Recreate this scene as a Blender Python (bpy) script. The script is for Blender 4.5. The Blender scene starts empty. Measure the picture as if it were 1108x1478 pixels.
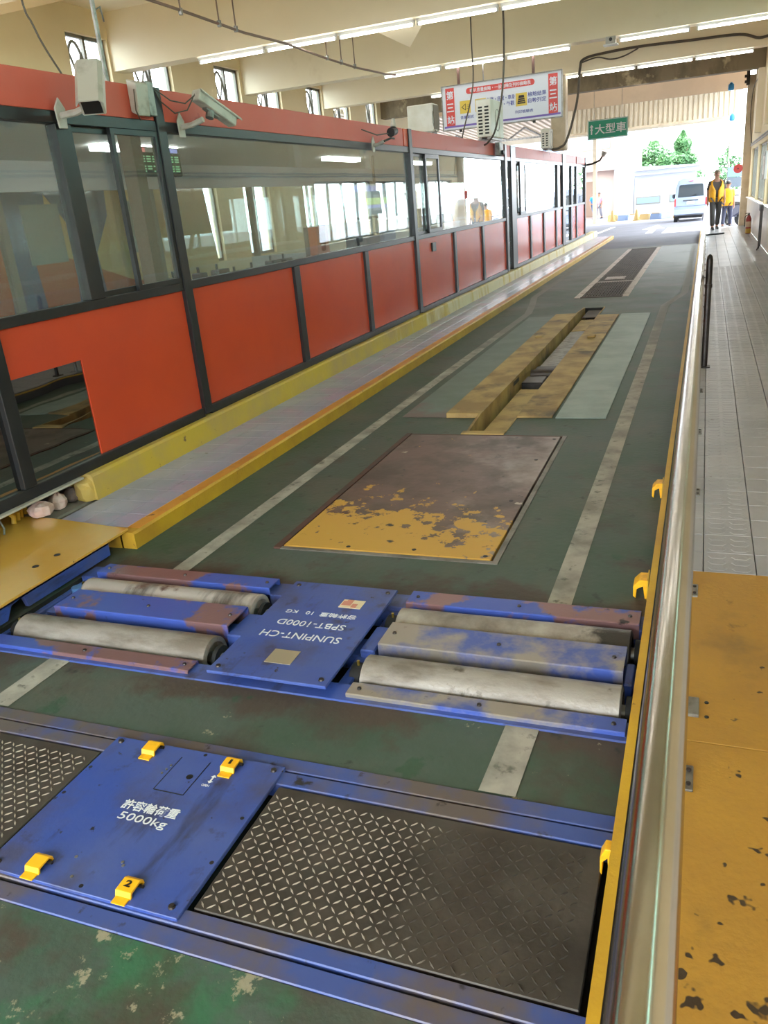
import bpy, bmesh, math, random
from mathutils import Vector, Matrix
random.seed(7)
sc = bpy.context.scene
C = sc.collection
PI = math.pi

# ---------------------------------------------------------------- camera, world, sun, exposure
CAM_H = 1.7
cam_d = bpy.data.cameras.new('camera'); cam = bpy.data.objects.new('camera', cam_d); C.objects.link(cam)
def _dir(px, py, f):
    return Vector((px - 554.0, py - 739.0, f)).normalized()
VY, VZ = Vector((1021.5 - 554, 256.0 - 739)), Vector((837.0 - 554, 3757.0 - 739))
FPX = math.sqrt(-VY.dot(VZ))
_Y = _dir(1021.5, 256.0, FPX); _Z = -_dir(837.0, 3757.0, FPX)
_Z = (_Z - _Z.dot(_Y) * _Y).normalized(); _X = _Y.cross(_Z)
W = Matrix((_X, _Y, _Z))                       # camera (x right, y down, z forward) -> world
right, down, fwd = W @ Vector((1, 0, 0)), W @ Vector((0, 1, 0)), W @ Vector((0, 0, 1))
rm = Matrix((right, -down, -fwd)).transposed()
cam.matrix_world = Matrix.Translation((0, 0, CAM_H)) @ rm.to_4x4()
cam_d.sensor_fit = 'VERTICAL'; cam_d.sensor_height = 24.0; cam_d.lens = 24.0 * FPX / 1478.0
cam_d.clip_start = 0.02; cam_d.clip_end = 500
sc.camera = cam

world = bpy.data.worlds.new('sky'); sc.world = world; world.use_nodes = True
bg = world.node_tree.nodes['Background']
bg.inputs[0].default_value = (0.86, 0.94, 1.0, 1); bg.inputs[1].default_value = 12.0
sun_d = bpy.data.lights.new('sun', 'SUN'); sun_d.energy = 12.0; sun_d.angle = 0.02; sun_d.color = (1, 0.97, 0.92)
sun = bpy.data.objects.new('sun', sun_d); C.objects.link(sun)
sun.rotation_euler = (math.radians(-24), math.radians(14), 0)
sc.view_settings.view_transform = 'Standard'; sc.view_settings.look = 'None'
sc.view_settings.gamma = 1.0; sc.view_settings.use_curve_mapping = False
sc.view_settings.exposure = 0.0
sc.cycles.use_denoising = True
sc.cycles.max_bounces = 10; sc.cycles.diffuse_bounces = 6; sc.cycles.glossy_bounces = 4
sc.cycles.transparent_max_bounces = 24; sc.cycles.sample_clamp_indirect = 12.0

# ---------------------------------------------------------------- materials
def S(r, g, b):
    f = lambda c: (c / 255 / 12.92) if c / 255 <= 0.04045 else ((c / 255 + 0.055) / 1.055) ** 2.4
    return (f(r), f(g), f(b), 1.0)
MATS = {}
def mat(name, col, rough=0.5, metal=0.0, layers=(), bump=0.0, bscale=60.0, coat=0.0, space='Object', spec=0.5, bstretch=None):
    """procedural surface: a base colour, noise layers of other colours over it, fine relief"""
    if name in MATS: return MATS[name]
    m = bpy.data.materials.new(name); m.use_nodes = True
    nt = m.node_tree; N = nt.nodes; L = nt.links
    b = N['Principled BSDF']
    b.inputs['Base Color'].default_value = col; b.inputs['Roughness'].default_value = rough
    b.inputs['Metallic'].default_value = metal; b.inputs['Specular IOR Level'].default_value = spec
    if coat: b.inputs['Coat Weight'].default_value = coat; b.inputs['Coat Roughness'].default_value = 0.12
    if space == 'World':
        gnode = N.new('ShaderNodeNewGeometry'); co = gnode.outputs['Position']
    else:
        tnode = N.new('ShaderNodeTexCoord'); co = tnode.outputs['Object']
    ccur = rcur = mcur = None
    for i, ly in enumerate(layers):
        src = co
        if ly.get('st'):
            mp = N.new('ShaderNodeMapping'); mp.inputs['Scale'].default_value = ly['st']; L.new(co, mp.inputs['Vector']); src = mp.outputs[0]
        nz = N.new('ShaderNodeTexNoise'); nz.inputs['Scale'].default_value = ly['s']; nz.inputs['Detail'].default_value = ly.get('d', 6)
        nz.inputs['Roughness'].default_value = ly.get('nr', 0.6); nz.noise_dimensions = '4D'; nz.inputs['W'].default_value = i * 3.7 + len(name)
        L.new(src, nz.inputs['Vector'])
        val = nz.outputs['Fac']
        for ax, a, bb, w in ly.get('grad', ()):
            sp = N.new('ShaderNodeSeparateXYZ'); L.new(co, sp.inputs[0])
            mr = N.new('ShaderNodeMapRange'); mr.inputs['From Min'].default_value = a; mr.inputs['From Max'].default_value = bb
            mr.inputs['To Min'].default_value = -w; mr.inputs['To Max'].default_value = w
            L.new(sp.outputs[ax], mr.inputs['Value'])
            ad = N.new('ShaderNodeMath'); ad.operation = 'ADD'; L.new(val, ad.inputs[0]); L.new(mr.outputs[0], ad.inputs[1]); val = ad.outputs[0]
        mr = N.new('ShaderNodeMapRange'); mr.inputs['From Min'].default_value = ly['lo']; mr.inputs['From Max'].default_value = ly['hi']
        mr.inputs['To Max'].default_value = ly.get('amt', 1.0)
        L.new(val, mr.inputs['Value']); fac = mr.outputs[0]
        mx = N.new('ShaderNodeMix'); mx.data_type = 'RGBA'; L.new(fac, mx.inputs['Factor'])
        if ccur is None: mx.inputs[6].default_value = col
        else: L.new(ccur, mx.inputs[6])
        mx.inputs[7].default_value = ly['c']; ccur = mx.outputs[2]
        if 'r' in ly:
            mf = N.new('ShaderNodeMix'); L.new(fac, mf.inputs['Factor'])
            if rcur is None: mf.inputs[2].default_value = rough
            else: L.new(rcur, mf.inputs[2])
            mf.inputs[3].default_value = ly['r']; rcur = mf.outputs[0]
        if 'm' in ly:
            mf = N.new('ShaderNodeMix'); L.new(fac, mf.inputs['Factor'])
            if mcur is None: mf.inputs[2].default_value = metal
            else: L.new(mcur, mf.inputs[2])
            mf.inputs[3].default_value = ly['m']; mcur = mf.outputs[0]
    if ccur is not None: L.new(ccur, b.inputs['Base Color'])
    if rcur is not None: L.new(rcur, b.inputs['Roughness'])
    if mcur is not None: L.new(mcur, b.inputs['Metallic'])
    if bump:
        src = co
        if bstretch:
            mp = N.new('ShaderNodeMapping'); mp.inputs['Scale'].default_value = bstretch; L.new(co, mp.inputs['Vector']); src = mp.outputs[0]
        nz = N.new('ShaderNodeTexNoise'); nz.inputs['Scale'].default_value = bscale; nz.inputs['Detail'].default_value = 4
        L.new(src, nz.inputs['Vector'])
        bp = N.new('ShaderNodeBump'); bp.inputs['Strength'].default_value = bump; bp.inputs['Distance'].default_value = 0.01
        L.new(nz.outputs['Fac'], bp.inputs['Height']); L.new(bp.outputs[0], b.inputs['Normal'])
    MATS[name] = m
    return m
def glass(name, tint, refl=1.0, wav=0.0, haze=0.0):
    m = bpy.data.materials.new(name); m.use_nodes = True
    nt = m.node_tree; N = nt.nodes; L = nt.links; N.clear()
    out = N.new('ShaderNodeOutputMaterial'); mx = N.new('ShaderNodeMixShader'); tr = N.new('ShaderNodeBsdfTransparent'); gl = N.new('ShaderNodeBsdfGlossy')
    lw = N.new('ShaderNodeLayerWeight'); lw.inputs[0].default_value = 0.5
    pw = N.new('ShaderNodeMath'); pw.operation = 'POWER'; pw.inputs[1].default_value = 4.5; L.new(lw.outputs['Facing'], pw.inputs[0])
    fr = N.new('ShaderNodeMath'); fr.operation = 'MULTIPLY_ADD'; fr.inputs[1].default_value = 0.95; fr.inputs[2].default_value = 0.045; L.new(pw.outputs[0], fr.inputs[0])
    ml = N.new('ShaderNodeMath'); ml.operation = 'MULTIPLY'; ml.use_clamp = True; ml.inputs[1].default_value = refl
    tr.inputs[0].default_value = tint; gl.inputs['Roughness'].default_value = 0.015; gl.inputs[0].default_value = (0.95, 0.97, 0.98, 1)
    if wav:
        tc = N.new('ShaderNodeTexCoord'); nz = N.new('ShaderNodeTexNoise'); nz.inputs['Scale'].default_value = 2.2; nz.inputs['Detail'].default_value = 1
        bp = N.new('ShaderNodeBump'); bp.inputs['Strength'].default_value = wav; bp.inputs['Distance'].default_value = 0.03
        L.new(tc.outputs['Object'], nz.inputs['Vector']); L.new(nz.outputs['Fac'], bp.inputs['Height']); L.new(bp.outputs[0], gl.inputs['Normal'])
    if haze:  # milky haze mixed into the pane for a washed-out look
        df = N.new('ShaderNodeBsdfTranslucent'); df.inputs[0].default_value = (.8, .84, .82, 1); d2 = N.new('ShaderNodeBsdfDiffuse'); d2.inputs[0].default_value = (.8, .84, .82, 1)
        dm = N.new('ShaderNodeMixShader'); L.new(df.outputs[0], dm.inputs[1]); L.new(d2.outputs[0], dm.inputs[2])
        m3 = N.new('ShaderNodeMixShader'); m3.inputs[0].default_value = haze; L.new(tr.outputs[0], m3.inputs[1]); L.new(dm.outputs[0], m3.inputs[2]); tr = m3
    L.new(fr.outputs[0], ml.inputs[0]); L.new(ml.outputs[0], mx.inputs[0]); L.new(tr.outputs[0], mx.inputs[1]); L.new(gl.outputs[0], mx.inputs[2]); L.new(mx.outputs[0], out.inputs[0])
    MATS[name] = m
    return m
def emit(name, col, st):
    m = bpy.data.materials.new(name); m.use_nodes = True
    b = m.node_tree.nodes['Principled BSDF']; b.inputs['Base Color'].default_value = (0.8, 0.8, 0.8, 1)
    b.inputs['Emission Color'].default_value = col; b.inputs['Emission Strength'].default_value = st
    MATS[name] = m
    return m

GREEN = mat('floor_green', S(72, 84, 76), 0.55, 0, space='World', bump=0.25, bscale=30, layers=[
    dict(c=S(54, 77, 61), s=1.3, lo=0.40, hi=0.62), dict(c=S(86, 85, 75), s=2.0, lo=0.48, hi=0.66, amt=0.85),
    dict(c=S(44, 98, 66), s=2.2, lo=0.54, hi=0.62, amt=0.8, grad=((1, 0.2, 2.9, -0.14),)),
    dict(c=S(66, 56, 48), s=2.3, lo=0.52, hi=0.66, amt=0.9, grad=((1, 1.5, 4.0, -0.05),)),
    dict(c=S(70, 58, 50), s=3.4, lo=0.60, hi=0.72, amt=0.9, grad=((1, 2.0, 2.22, 0.11), (1, 2.4, 2.6, -0.11), (1, 2.9, 3.1, 0.11), (1, 3.12, 3.4, -0.11))),
    dict(c=S(160, 150, 124), s=5.0, lo=0.585, hi=0.615, amt=0.75, nr=0.75, grad=((1, 0.4, 2.6, -0.09),)),
    dict(c=S(34, 40, 36), s=9, lo=0.62, hi=0.70, amt=0.8), dict(c=S(40, 74, 52), s=4.2, lo=0.62, hi=0.66, amt=0.7),
    dict(c=S(104, 106, 102), s=1.2, lo=0.35, hi=0.75, amt=0.75, grad=((1, 9, 22, 0.35),), r=0.42)])  # paler, smoother far floor: wet sheen put into the colour
LINE = mat('line_paint', S(168, 164, 152), 0.6, 0, space='World', layers=[
    dict(c=S(124, 122, 112), s=4, lo=0.42, hi=0.62), dict(c=S(92, 94, 84), s=16, lo=0.58, hi=0.66, amt=0.9), dict(c=S(112, 113, 106), s=3, lo=0.42, hi=0.60, amt=0.85, grad=((1, 6, 13, 0.3),))])
ASPHALT = mat('asphalt', S(122, 122, 132), 0.8, 0, space='World', bump=0.3, bscale=80, layers=[dict(c=S(108, 108, 118), s=0.8, lo=0.4, hi=0.7)])
CONC = mat('concrete', S(130, 124, 114), 0.8, 0, space='World', bump=0.2, layers=[dict(c=S(100, 95, 88), s=2, lo=0.4, hi=0.7)])
DARK = mat('pit_dark', S(38, 36, 33), 0.8, 0, space='World', layers=[dict(c=S(24, 24, 23), s=6, lo=0.4, hi=0.6)])
YKERB = mat('kerb_yellow', S(198, 156, 36), 0.5, 0, space='World', bump=0.15, layers=[
    dict(c=S(172, 128, 40), s=3, lo=0.4, hi=0.7), dict(c=S(110, 70, 40), s=14, lo=0.66, hi=0.70)])
YPLINTH = mat('plinth_yellow', S(194, 164, 54), 0.6, 0, space='World', bump=0.25, bscale=18, layers=[
    dict(c=S(176, 150, 90), s=2.2, lo=0.42, hi=0.65), dict(c=S(205, 192, 150), s=3.5, lo=0.5, hi=0.62, grad=((1, 7, 14, 0.14),), st=(1, 1, .25)),
    dict(c=S(120, 96, 60), s=12, lo=0.66, hi=0.72)])
YPLATE = mat('plate_yellow', S(208, 162, 74), 0.25, 0, space='World', bump=0.05, coat=0.7, layers=[
    dict(c=S(200, 150, 60), s=2, lo=0.4, hi=0.7), dict(c=S(70, 54, 36), s=15, lo=0.69, hi=0.72)])
YWALK = mat('walkway_yellow', S(178, 134, 48), 0.5, 0, space='World', bump=0.2, bscale=45, layers=[
    dict(c=S(160, 118, 48), s=1.6, lo=0.4, hi=0.68), dict(c=S(126, 98, 48), s=3, lo=0.46, hi=0.66, grad=((1, 0.4, 2.2, -0.13),)),
    dict(c=S(196, 112, 66), s=3.4, lo=0.57, hi=0.62, amt=0.85, grad=((1, 0.5, 2.2, -0.08), (0, -0.1, 0.4, 0.05))),
    dict(c=S(58, 44, 30), s=17, lo=0.63, hi=0.66, d=2, grad=((1, 0.6, 2.8, -0.06),)), dict(c=S(84, 62, 36), s=5, lo=0.66, hi=0.72, amt=0.7)])
TILE_L = mat('tile_lilac', S(160, 162, 182), 0.24, 0, space='World', bump=0.06, layers=[
    dict(c=S(146, 150, 170), s=1.7, lo=0.4, hi=0.6), dict(c=S(164, 148, 178), s=2.4, lo=0.50, hi=0.66), dict(c=S(120, 112, 106), s=14, lo=0.64, hi=0.72, amt=0.7)])
TILE_R = mat('tile_grey', S(166, 166, 168), 0.34, 0, space='World', bump=0.25, bscale=22, layers=[
    dict(c=S(148, 149, 152), s=1.8, lo=0.4, hi=0.6), dict(c=S(124, 120, 116), s=18, lo=0.66, hi=0.72, amt=0.8)])
GROUT = mat('grout', S(78, 76, 76), 0.9, 0, space='World')
CREAM = mat('plaster_cream', S(242, 230, 202), 0.6, 0, space='World', bump=0.08, bscale=8, layers=[
    dict(c=S(236, 222, 190), s=0.5, lo=0.4, hi=0.7), dict(c=S(220, 204, 170), s=1.6, lo=0.62, hi=0.74, amt=0.6)])
CREAMW = mat('wall_cream', S(230, 212, 172), 0.7, 0, space='World', bump=0.08, bscale=10, layers=[dict(c=S(222, 202, 160), s=0.7, lo=0.4, hi=0.7)])
BEAMDIRTY = mat('beam_weathered', S(140, 126, 102), 0.8, 0, space='World', bump=0.3, bscale=12, layers=[
    dict(c=S(92, 80, 64), s=1.4, lo=0.42, hi=0.6, st=(1, 1, .5)), dict(c=S(190, 174, 140), s=2.4, lo=0.58, hi=0.66)])
WTILE = mat('wainscot_tile', S(222, 214, 198), 0.3, 0, space='World', layers=[dict(c=S(204, 196, 180), s=3, lo=0.4, hi=0.7)])
BLACK = mat('booth_frame_black', S(30, 30, 32), 0.35, 0.0, bump=0.03, layers=[dict(c=S(40, 40, 42), s=4, lo=0.45, hi=0.7)])
RED = mat('panel_red', S(204, 74, 42), 0.2, 0, bump=0.03, bscale=3, layers=[dict(c=S(194, 70, 44), s=1.2, lo=0.4, hi=0.65), dict(c=S(214, 110, 90), s=30, lo=0.74, hi=0.78)])
REDBAND = mat('band_red', S(202, 84, 62), 0.5, 0, bump=0.05, layers=[dict(c=S(200, 92, 74), s=1.6, lo=0.42, hi=0.62), dict(c=S(168, 52, 38), s=3, lo=0.62, hi=0.66)])
def sheet(name, col, tl):
    m = mat(name, col, 0.25, 0, space='World', bump=0.4, bscale=1.1, layers=[dict(c=tuple(c * .8 for c in col[:3]) + (1,), s=0.7, lo=0.4, hi=0.6)])
    nt = m.node_tree; N = nt.nodes; L = nt.links; b = N['Principled BSDF']; out = N['Material Output']
    t = N.new('ShaderNodeBsdfTranslucent'); t.inputs[0].default_value = col; mx = N.new('ShaderNodeMixShader'); mx.inputs[0].default_value = tl
    L.new(b.outputs[0], mx.inputs[1]); L.new(t.outputs[0], mx.inputs[2]); L.new(mx.outputs[0], out.inputs[0])
    return m
FASCIA = sheet('fascia_plastic', S(228, 212, 192), 0.34)
CORR = sheet('corrugated_plastic', S(214, 202, 178), 0.06)
GLASS = glass('booth_glass', (0.86, 0.91, 0.90, 1), 1.5, 0.02, 0.05)
MIRRORG = glass('dark_glass', (0.12, 0.13, 0.12, 1), 6.0, 0.06)
WGLASS = glass('window_glass', (0.93, 0.96, 0.95, 1), 1.0)
BLUE = mat('machine_blue', S(54, 78, 152), 0.38, 0, bump=0.06, layers=[
    dict(c=S(72, 88, 144), s=3, lo=0.4, hi=0.65), dict(c=S(44, 46, 62), s=10, lo=0.55, hi=0.66, amt=0.7, st=(1.0, .22, 1.0), d=8), dict(c=S(70, 68, 84), s=4, lo=0.50, hi=0.68, amt=0.75), dict(c=S(50, 46, 52), s=9, lo=0.58, hi=0.68, amt=0.8), dict(c=S(36, 32, 32), s=24, lo=0.66, hi=0.70)])
BLUED = mat('machine_blue_worn', S(62, 80, 140), 0.4, 0, space='World', bump=0.06, layers=[
    dict(c=S(104, 94, 90), s=2.4, lo=0.44, hi=0.58, m=0.3, r=0.35), dict(c=S(44, 40, 40), s=13, lo=0.62, hi=0.68)])
BLUEW = mat('cover_blue_worn', S(62, 84, 164), 0.36, 0, space='World', bump=0.05, layers=[
    dict(c=S(138, 104, 104), s=2.8, lo=0.50, hi=0.54, m=0.4, r=0.3), dict(c=S(44, 38, 40), s=9, lo=0.62, hi=0.68)])
COVERSTEEL = mat('cover_steel_worn', S(64, 84, 156), 0.36, 0, space='World', bump=0.05, layers=[
    dict(c=S(158, 150, 140), s=2.6, lo=0.44, hi=0.54, m=0.6, r=0.3, grad=((0, -1.2, -0.2, -0.05),)), dict(c=S(64, 54, 52), s=8, lo=0.60, hi=0.66)])
ROLLER = mat('roller_steel', S(162, 155, 146), 0.42, 0.35, space='World', bump=0.15, bscale=90, layers=[
    dict(c=S(122, 113, 102), s=3, lo=0.42, hi=0.60, st=(1.0, 3, 3)), dict(c=S(92, 84, 74), s=12, lo=0.62, hi=0.72)])
ROLLERDARK = mat('roller_rubbed', S(78, 72, 68), 0.4, 0.4, space='World', bump=0.15, bscale=90, layers=[
    dict(c=S(190, 182, 174), s=1.5, lo=0.44, hi=0.52, st=(2.0, .5, .5)), dict(c=S(110, 84, 74), s=9, lo=0.56, hi=0.66)])
ROLLEREND = mat('roller_dark_end', S(170, 162, 150), 0.42, 0.35, space='World', bump=0.15, bscale=90, layers=[
    dict(c=S(120, 110, 100), s=4, lo=0.42, hi=0.62), dict(c=S(62, 58, 54), s=2.0, lo=0.50, hi=0.54, grad=((0, -1.1, -0.1, 0.2),))])
RUBBER = mat('rubber', S(30, 30, 30), 0.7)
STEELDK = mat('tread_steel', S(84, 78, 72), 0.45, 0.4, space='World', bump=0.1, bscale=60, layers=[dict(c=S(64, 58, 52), s=3, lo=0.42, hi=0.62, r=0.6)])
TREAD = mat('tread_raised', S(196, 186, 172), 0.34, 0.6, space='World', layers=[dict(c=S(76, 70, 63), s=2.3, lo=0.46, hi=0.60, r=0.6, grad=((0, -1.1, -0.25, 0.16),))])
RUST = mat('plate_rust', S(104, 80, 70), 0.36, 0.35, space='World', bump=0.12, bscale=20, layers=[
    dict(c=S(84, 70, 62), s=2.4, lo=0.45, hi=0.60, r=0.45), dict(c=S(146, 130, 120), s=1.6, lo=0.50, hi=0.66, r=0.3, grad=((0, -1.7, -0.9, 0.12),)),  # grey-brown shine painted in, stronger to the right
    dict(c=S(196, 150, 62), s=6.5, lo=0.555, hi=0.57, d=10, nr=0.68, m=0.0, r=0.5, grad=((1, 3.7, 4.75, -0.15), (0, -1.5, -0.85, -0.05))),
    dict(c=S(180, 168, 150), s=4.0, lo=0.665, hi=0.68, m=0.0, r=0.6), dict(c=S(50, 42, 38), s=9, lo=0.64, hi=0.68)])
RUSTEDGE = mat('frame_rust', S(92, 62, 52), 0.6, 0.2, space='World', layers=[dict(c=S(70, 58, 52), s=6, lo=0.45, hi=0.6)])
EDGEGREY = mat('frame_grey', S(128, 122, 114), 0.5, 0.2, space='World', layers=[dict(c=S(96, 92, 84), s=5, lo=0.45, hi=0.6)])
YOLD = mat('ramp_yellow_worn', S(180, 150, 92), 0.6, 0, space='World', bump=0.3, bscale=40, bstretch=(6, 1, 1), layers=[
    dict(c=S(146, 116, 68), s=3, lo=0.42, hi=0.60), dict(c=S(84, 70, 54), s=2.6, lo=0.54, hi=0.68, amt=0.9)])
PLATEGREY = mat('plate_greygreen', S(150, 162, 154), 0.5, 0.1, space='World', bump=0.25, bscale=30, bstretch=(8, 1, 1), layers=[dict(c=S(132, 146, 138), s=2.4, lo=0.4, hi=0.6)])
PLATEGREEN = mat('plate_dullgreen', S(104, 120, 112), 0.5, 0.1, space='World', bump=0.25, bscale=30, bstretch=(8, 1, 1), layers=[
    dict(c=S(92, 108, 98), s=2.4, lo=0.4, hi=0.6), dict(c=S(112, 98, 96), s=2, lo=0.55, hi=0.66, grad=((1, 6.2, 8.5, -0.1),))])
GRATEM = mat('grate_brown', S(92, 80, 74), 0.6, 0.3, space='World', layers=[dict(c=S(70, 60, 56), s=4, lo=0.4, hi=0.6)])
GRATEF = mat('grate_frame_paint', S(196, 182, 176), 0.6, 0, space='World', layers=[dict(c=S(150, 132, 124), s=5, lo=0.55, hi=0.62)])
INOX = mat('stainless', S(198, 194, 188), 0.17, 1.0, bump=0.02, bscale=30, layers=[dict(c=S(180, 174, 166), s=3, lo=0.4, hi=0.7, r=0.22)])
GALV = mat('galvanised', S(150, 148, 142), 0.45, 0.8, layers=[dict(c=S(120, 116, 110), s=12, lo=0.45, hi=0.6)])
DKMETAL = mat('dark_metal', S(70, 64, 60), 0.4, 0.7, layers=[dict(c=S(50, 46, 44), s=5, lo=0.45, hi=0.6)])
WHITEP = mat('white_paint', S(226, 226, 222), 0.5)
LETTER = mat('lettering_white', S(214, 216, 216), 0.6, 0, layers=[dict(c=S(120, 124, 150), s=30, lo=0.62, hi=0.68)])
YELLOWP = mat('latch_yellow', S(238, 176, 26), 0.4, 0, layers=[dict(c=S(210, 150, 30), s=20, lo=0.5, hi=0.7)])
BLACKP = mat('black_paint', S(22, 22, 22), 0.5)
CAMBODY = mat('camera_housing', S(182, 177, 166), 0.45, 0.1, layers=[dict(c=S(150, 142, 128), s=8, lo=0.5, hi=0.7)])
ACWHITE = mat('ac_case', S(228, 226, 218), 0.5, 0, layers=[dict(c=S(208, 202, 186), s=3, lo=0.45, hi=0.7)])
CABLE = mat('cable_dark', S(84, 75, 64), 0.6)
CONDUIT = mat('conduit_brown', S(118, 96, 82), 0.6)
TUBE = emit('tube_lit', (1.0, 0.98, 0.94, 1), 24.0)
STONE1 = mat('stone_pink', S(206, 168, 156), 0.8, 0, bump=0.5, bscale=25, layers=[dict(c=S(222, 196, 186), s=9, lo=0.4, hi=0.6)])
STONE2 = mat('stone_grey', S(142, 124, 118), 0.8, 0, bump=0.5, bscale=25, layers=[dict(c=S(100, 88, 84), s=9, lo=0.4, hi=0.6)])
SIGNW = mat('sign_white', S(226, 228, 240), 0.4); SIGNR = mat('sign_red', S(214, 70, 64), 0.4); SIGNV = mat('sign_violet', S(120, 96, 184), 0.4)
SIGNY = mat('sign_yellow', S(222, 190, 74), 0.4); SIGNB = mat('sign_blue_text', S(64, 66, 160), 0.4); SIGNG = mat('sign_green', S(28, 150, 112), 0.4)

# ---------------------------------------------------------------- mesh helpers
class MB:
    def __init__(s): s.v = []; s.f = []
    def add(s, vs, fs):
        b = len(s.v); s.v += [tuple(v) for v in vs]; s.f += [tuple(i + b for i in f) for f in fs]; return s
    def box(s, x0, x1, y0, y1, z0, z1):
        return s.add([(x0, y0, z0), (x1, y0, z0), (x1, y1, z0), (x0, y1, z0), (x0, y0, z1), (x1, y0, z1), (x1, y1, z1), (x0, y1, z1)],
                     [(0, 3, 2, 1), (4, 5, 6, 7), (0, 1, 5, 4), (1, 2, 6, 5), (2, 3, 7, 6), (3, 0, 4, 7)])
    def cyl(s, p0, p1, r0, r1=None, n=12):
        return s.tube([p0, p1], [r0, r0 if r1 is None else r1], n)
    def tube(s, pts, r, n=8, cap=True, closed=False):
        pts = [Vector(p) for p in pts]; k = len(pts); rs = r if isinstance(r, (list, tuple)) else [r] * k
        vs = []; prev = None
        for i, p in enumerate(pts):
            if closed: d = pts[(i + 1) % k] - pts[i - 1]
            else: d = pts[min(i + 1, k - 1)] - pts[max(i - 1, 0)]
            d = d.normalized() if d.length > 1e-9 else Vector((0, 0, 1))
            if prev is None:
                u = d.orthogonal().normalized()
            else:
                u = prev - prev.dot(d) * d
                u = u.normalized() if u.length > 1e-6 else d.orthogonal().normalized()
            prev = u; w = d.cross(u)
            for j in range(n):
                a = 2 * PI * j / n
                vs.append(p + (u * math.cos(a) + w * math.sin(a)) * rs[i])
        fs = []
        for i in range(k if closed else k - 1):
            i2 = (i + 1) % k
            for j in range(n):
                fs.append((i * n + j, i * n + (j + 1) % n, i2 * n + (j + 1) % n, i2 * n + j))
        if cap and not closed:
            fs.append(tuple(range(n - 1, -1, -1))); fs.append(tuple((k - 1) * n + j for j in range(n)))
        return s.add(vs, fs)
    def prism(s, poly, axis, a, b):
        """extrude a 2-D polygon along axis 0/1/2 from a to b; poly holds the two other coordinates in order"""
        def P(p, t):
            q = list(p); q.insert(axis, t); return tuple(q)
        n = len(poly)
        vs = [P(p, a) for p in poly] + [P(p, b) for p in poly]
        fs = [tuple(range(n - 1, -1, -1)), tuple(range(n, 2 * n))] + [(i, (i + 1) % n, (i + 1) % n + n, i + n) for i in range(n)]
        return s.add(vs, fs)
    def ell(s, c, rx, ry, rz, n=12, m=8):
        vs = []; fs = []
        for i in range(m + 1):
            t = PI * i / m
            for j in range(n):
                a = 2 * PI * j / n
                vs.append((c[0] + rx * math.sin(t) * math.cos(a), c[1] + ry * math.sin(t) * math.sin(a), c[2] + rz * math.cos(t)))
        for i in range(m):
            for j in range(n):
                fs.append((i * n + j, (i + 1) * n + j, (i + 1) * n + (j + 1) % n, i * n + (j + 1) % n))
        return s.add(vs, fs)
    def loft(s, rings, n=14):
        """rings: (x, y, z, rx, ry) horizontal ellipses stacked into one closed surface"""
        vs = []
        for (x, y, z, rx, ry) in rings:
            for j in range(n):
                a = 2 * PI * j / n; vs.append((x + rx * math.cos(a), y + ry * math.sin(a), z))
        fs = [(i * n + j, i * n + (j + 1) % n, (i + 1) * n + (j + 1) % n, (i + 1) * n + j) for i in range(len(rings) - 1) for j in range(n)]
        fs.append(tuple(range(n - 1, -1, -1))); fs.append(tuple((len(rings) - 1) * n + j for j in range(n)))
        return s.add(vs, fs)
    def xf(s, mtx):
        s.v = [tuple(mtx @ Vector(v)) for v in s.v]; return s
    def mesh(s, name, bevel=0.0, smooth=False, seg=1):
        me = bpy.data.meshes.new(name); me.from_pydata(s.v, [], s.f)
        bm = bmesh.new(); bm.from_mesh(me)
        bmesh.ops.remove_doubles(bm, verts=bm.verts, dist=1e-6)
        bmesh.ops.recalc_face_normals(bm, faces=bm.faces)
        if bevel:
            es = [e for e in bm.edges if len(e.link_faces) == 2 and e.calc_face_angle(0) > 0.6]
            bmesh.ops.bevel(bm, geom=es, offset=bevel, segments=seg, profile=0.5, affect='EDGES', clamp_overlap=True)
        if smooth:
            for f in bm.faces: f.smooth = True
            for e in bm.edges:
                if len(e.link_faces) == 2 and e.calc_face_angle(0) > 0.7: e.smooth = False
        bm.to_mesh(me); bm.free()
        return me
    def build(s, name, m, parent=None, bevel=0.0, smooth=False, seg=1, loc=None):
        return put(s.mesh(name, bevel, smooth, seg), name, m, parent, loc)
def put(me, name, m, parent=None, loc=None, rotz=0.0):
    if m is not None and not me.materials: me.materials.append(m)
    o = bpy.data.objects.new(name, me); C.objects.link(o)
    if parent is not None: o.parent = parent
    if loc is not None: o.location = loc
    if rotz: o.rotation_euler = (0, 0, rotz)
    return o
def tag(o, label, cat, group=None, kind=None):
    o['label'] = label; o['category'] = cat
    if group: o['group'] = group
    if kind: o['kind'] = kind
    return o
def thing(name, label, cat, loc=(0, 0, 0), rotz=0.0, group=None, kind=None):
    o = bpy.data.objects.new(name, None); C.objects.link(o); o.location = loc; o.rotation_euler = (0, 0, rotz); o.empty_display_size = 0.1
    return tag(o, label, cat, group, kind)
def struct(o, label, cat): return tag(o, label, cat, kind='structure')
def box(name, x0, x1, y0, y1, z0, z1, m, parent=None, bevel=0.0, loc=None):
    return MB().box(x0, x1, y0, y1, z0, z1).build(name, m, parent, bevel, loc=loc)
def copy_tree(o, parent=None):
    c = o.copy(); C.objects.link(c); c.parent = parent
    for ch in list(o.children): copy_tree(ch, c)
    return c
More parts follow.
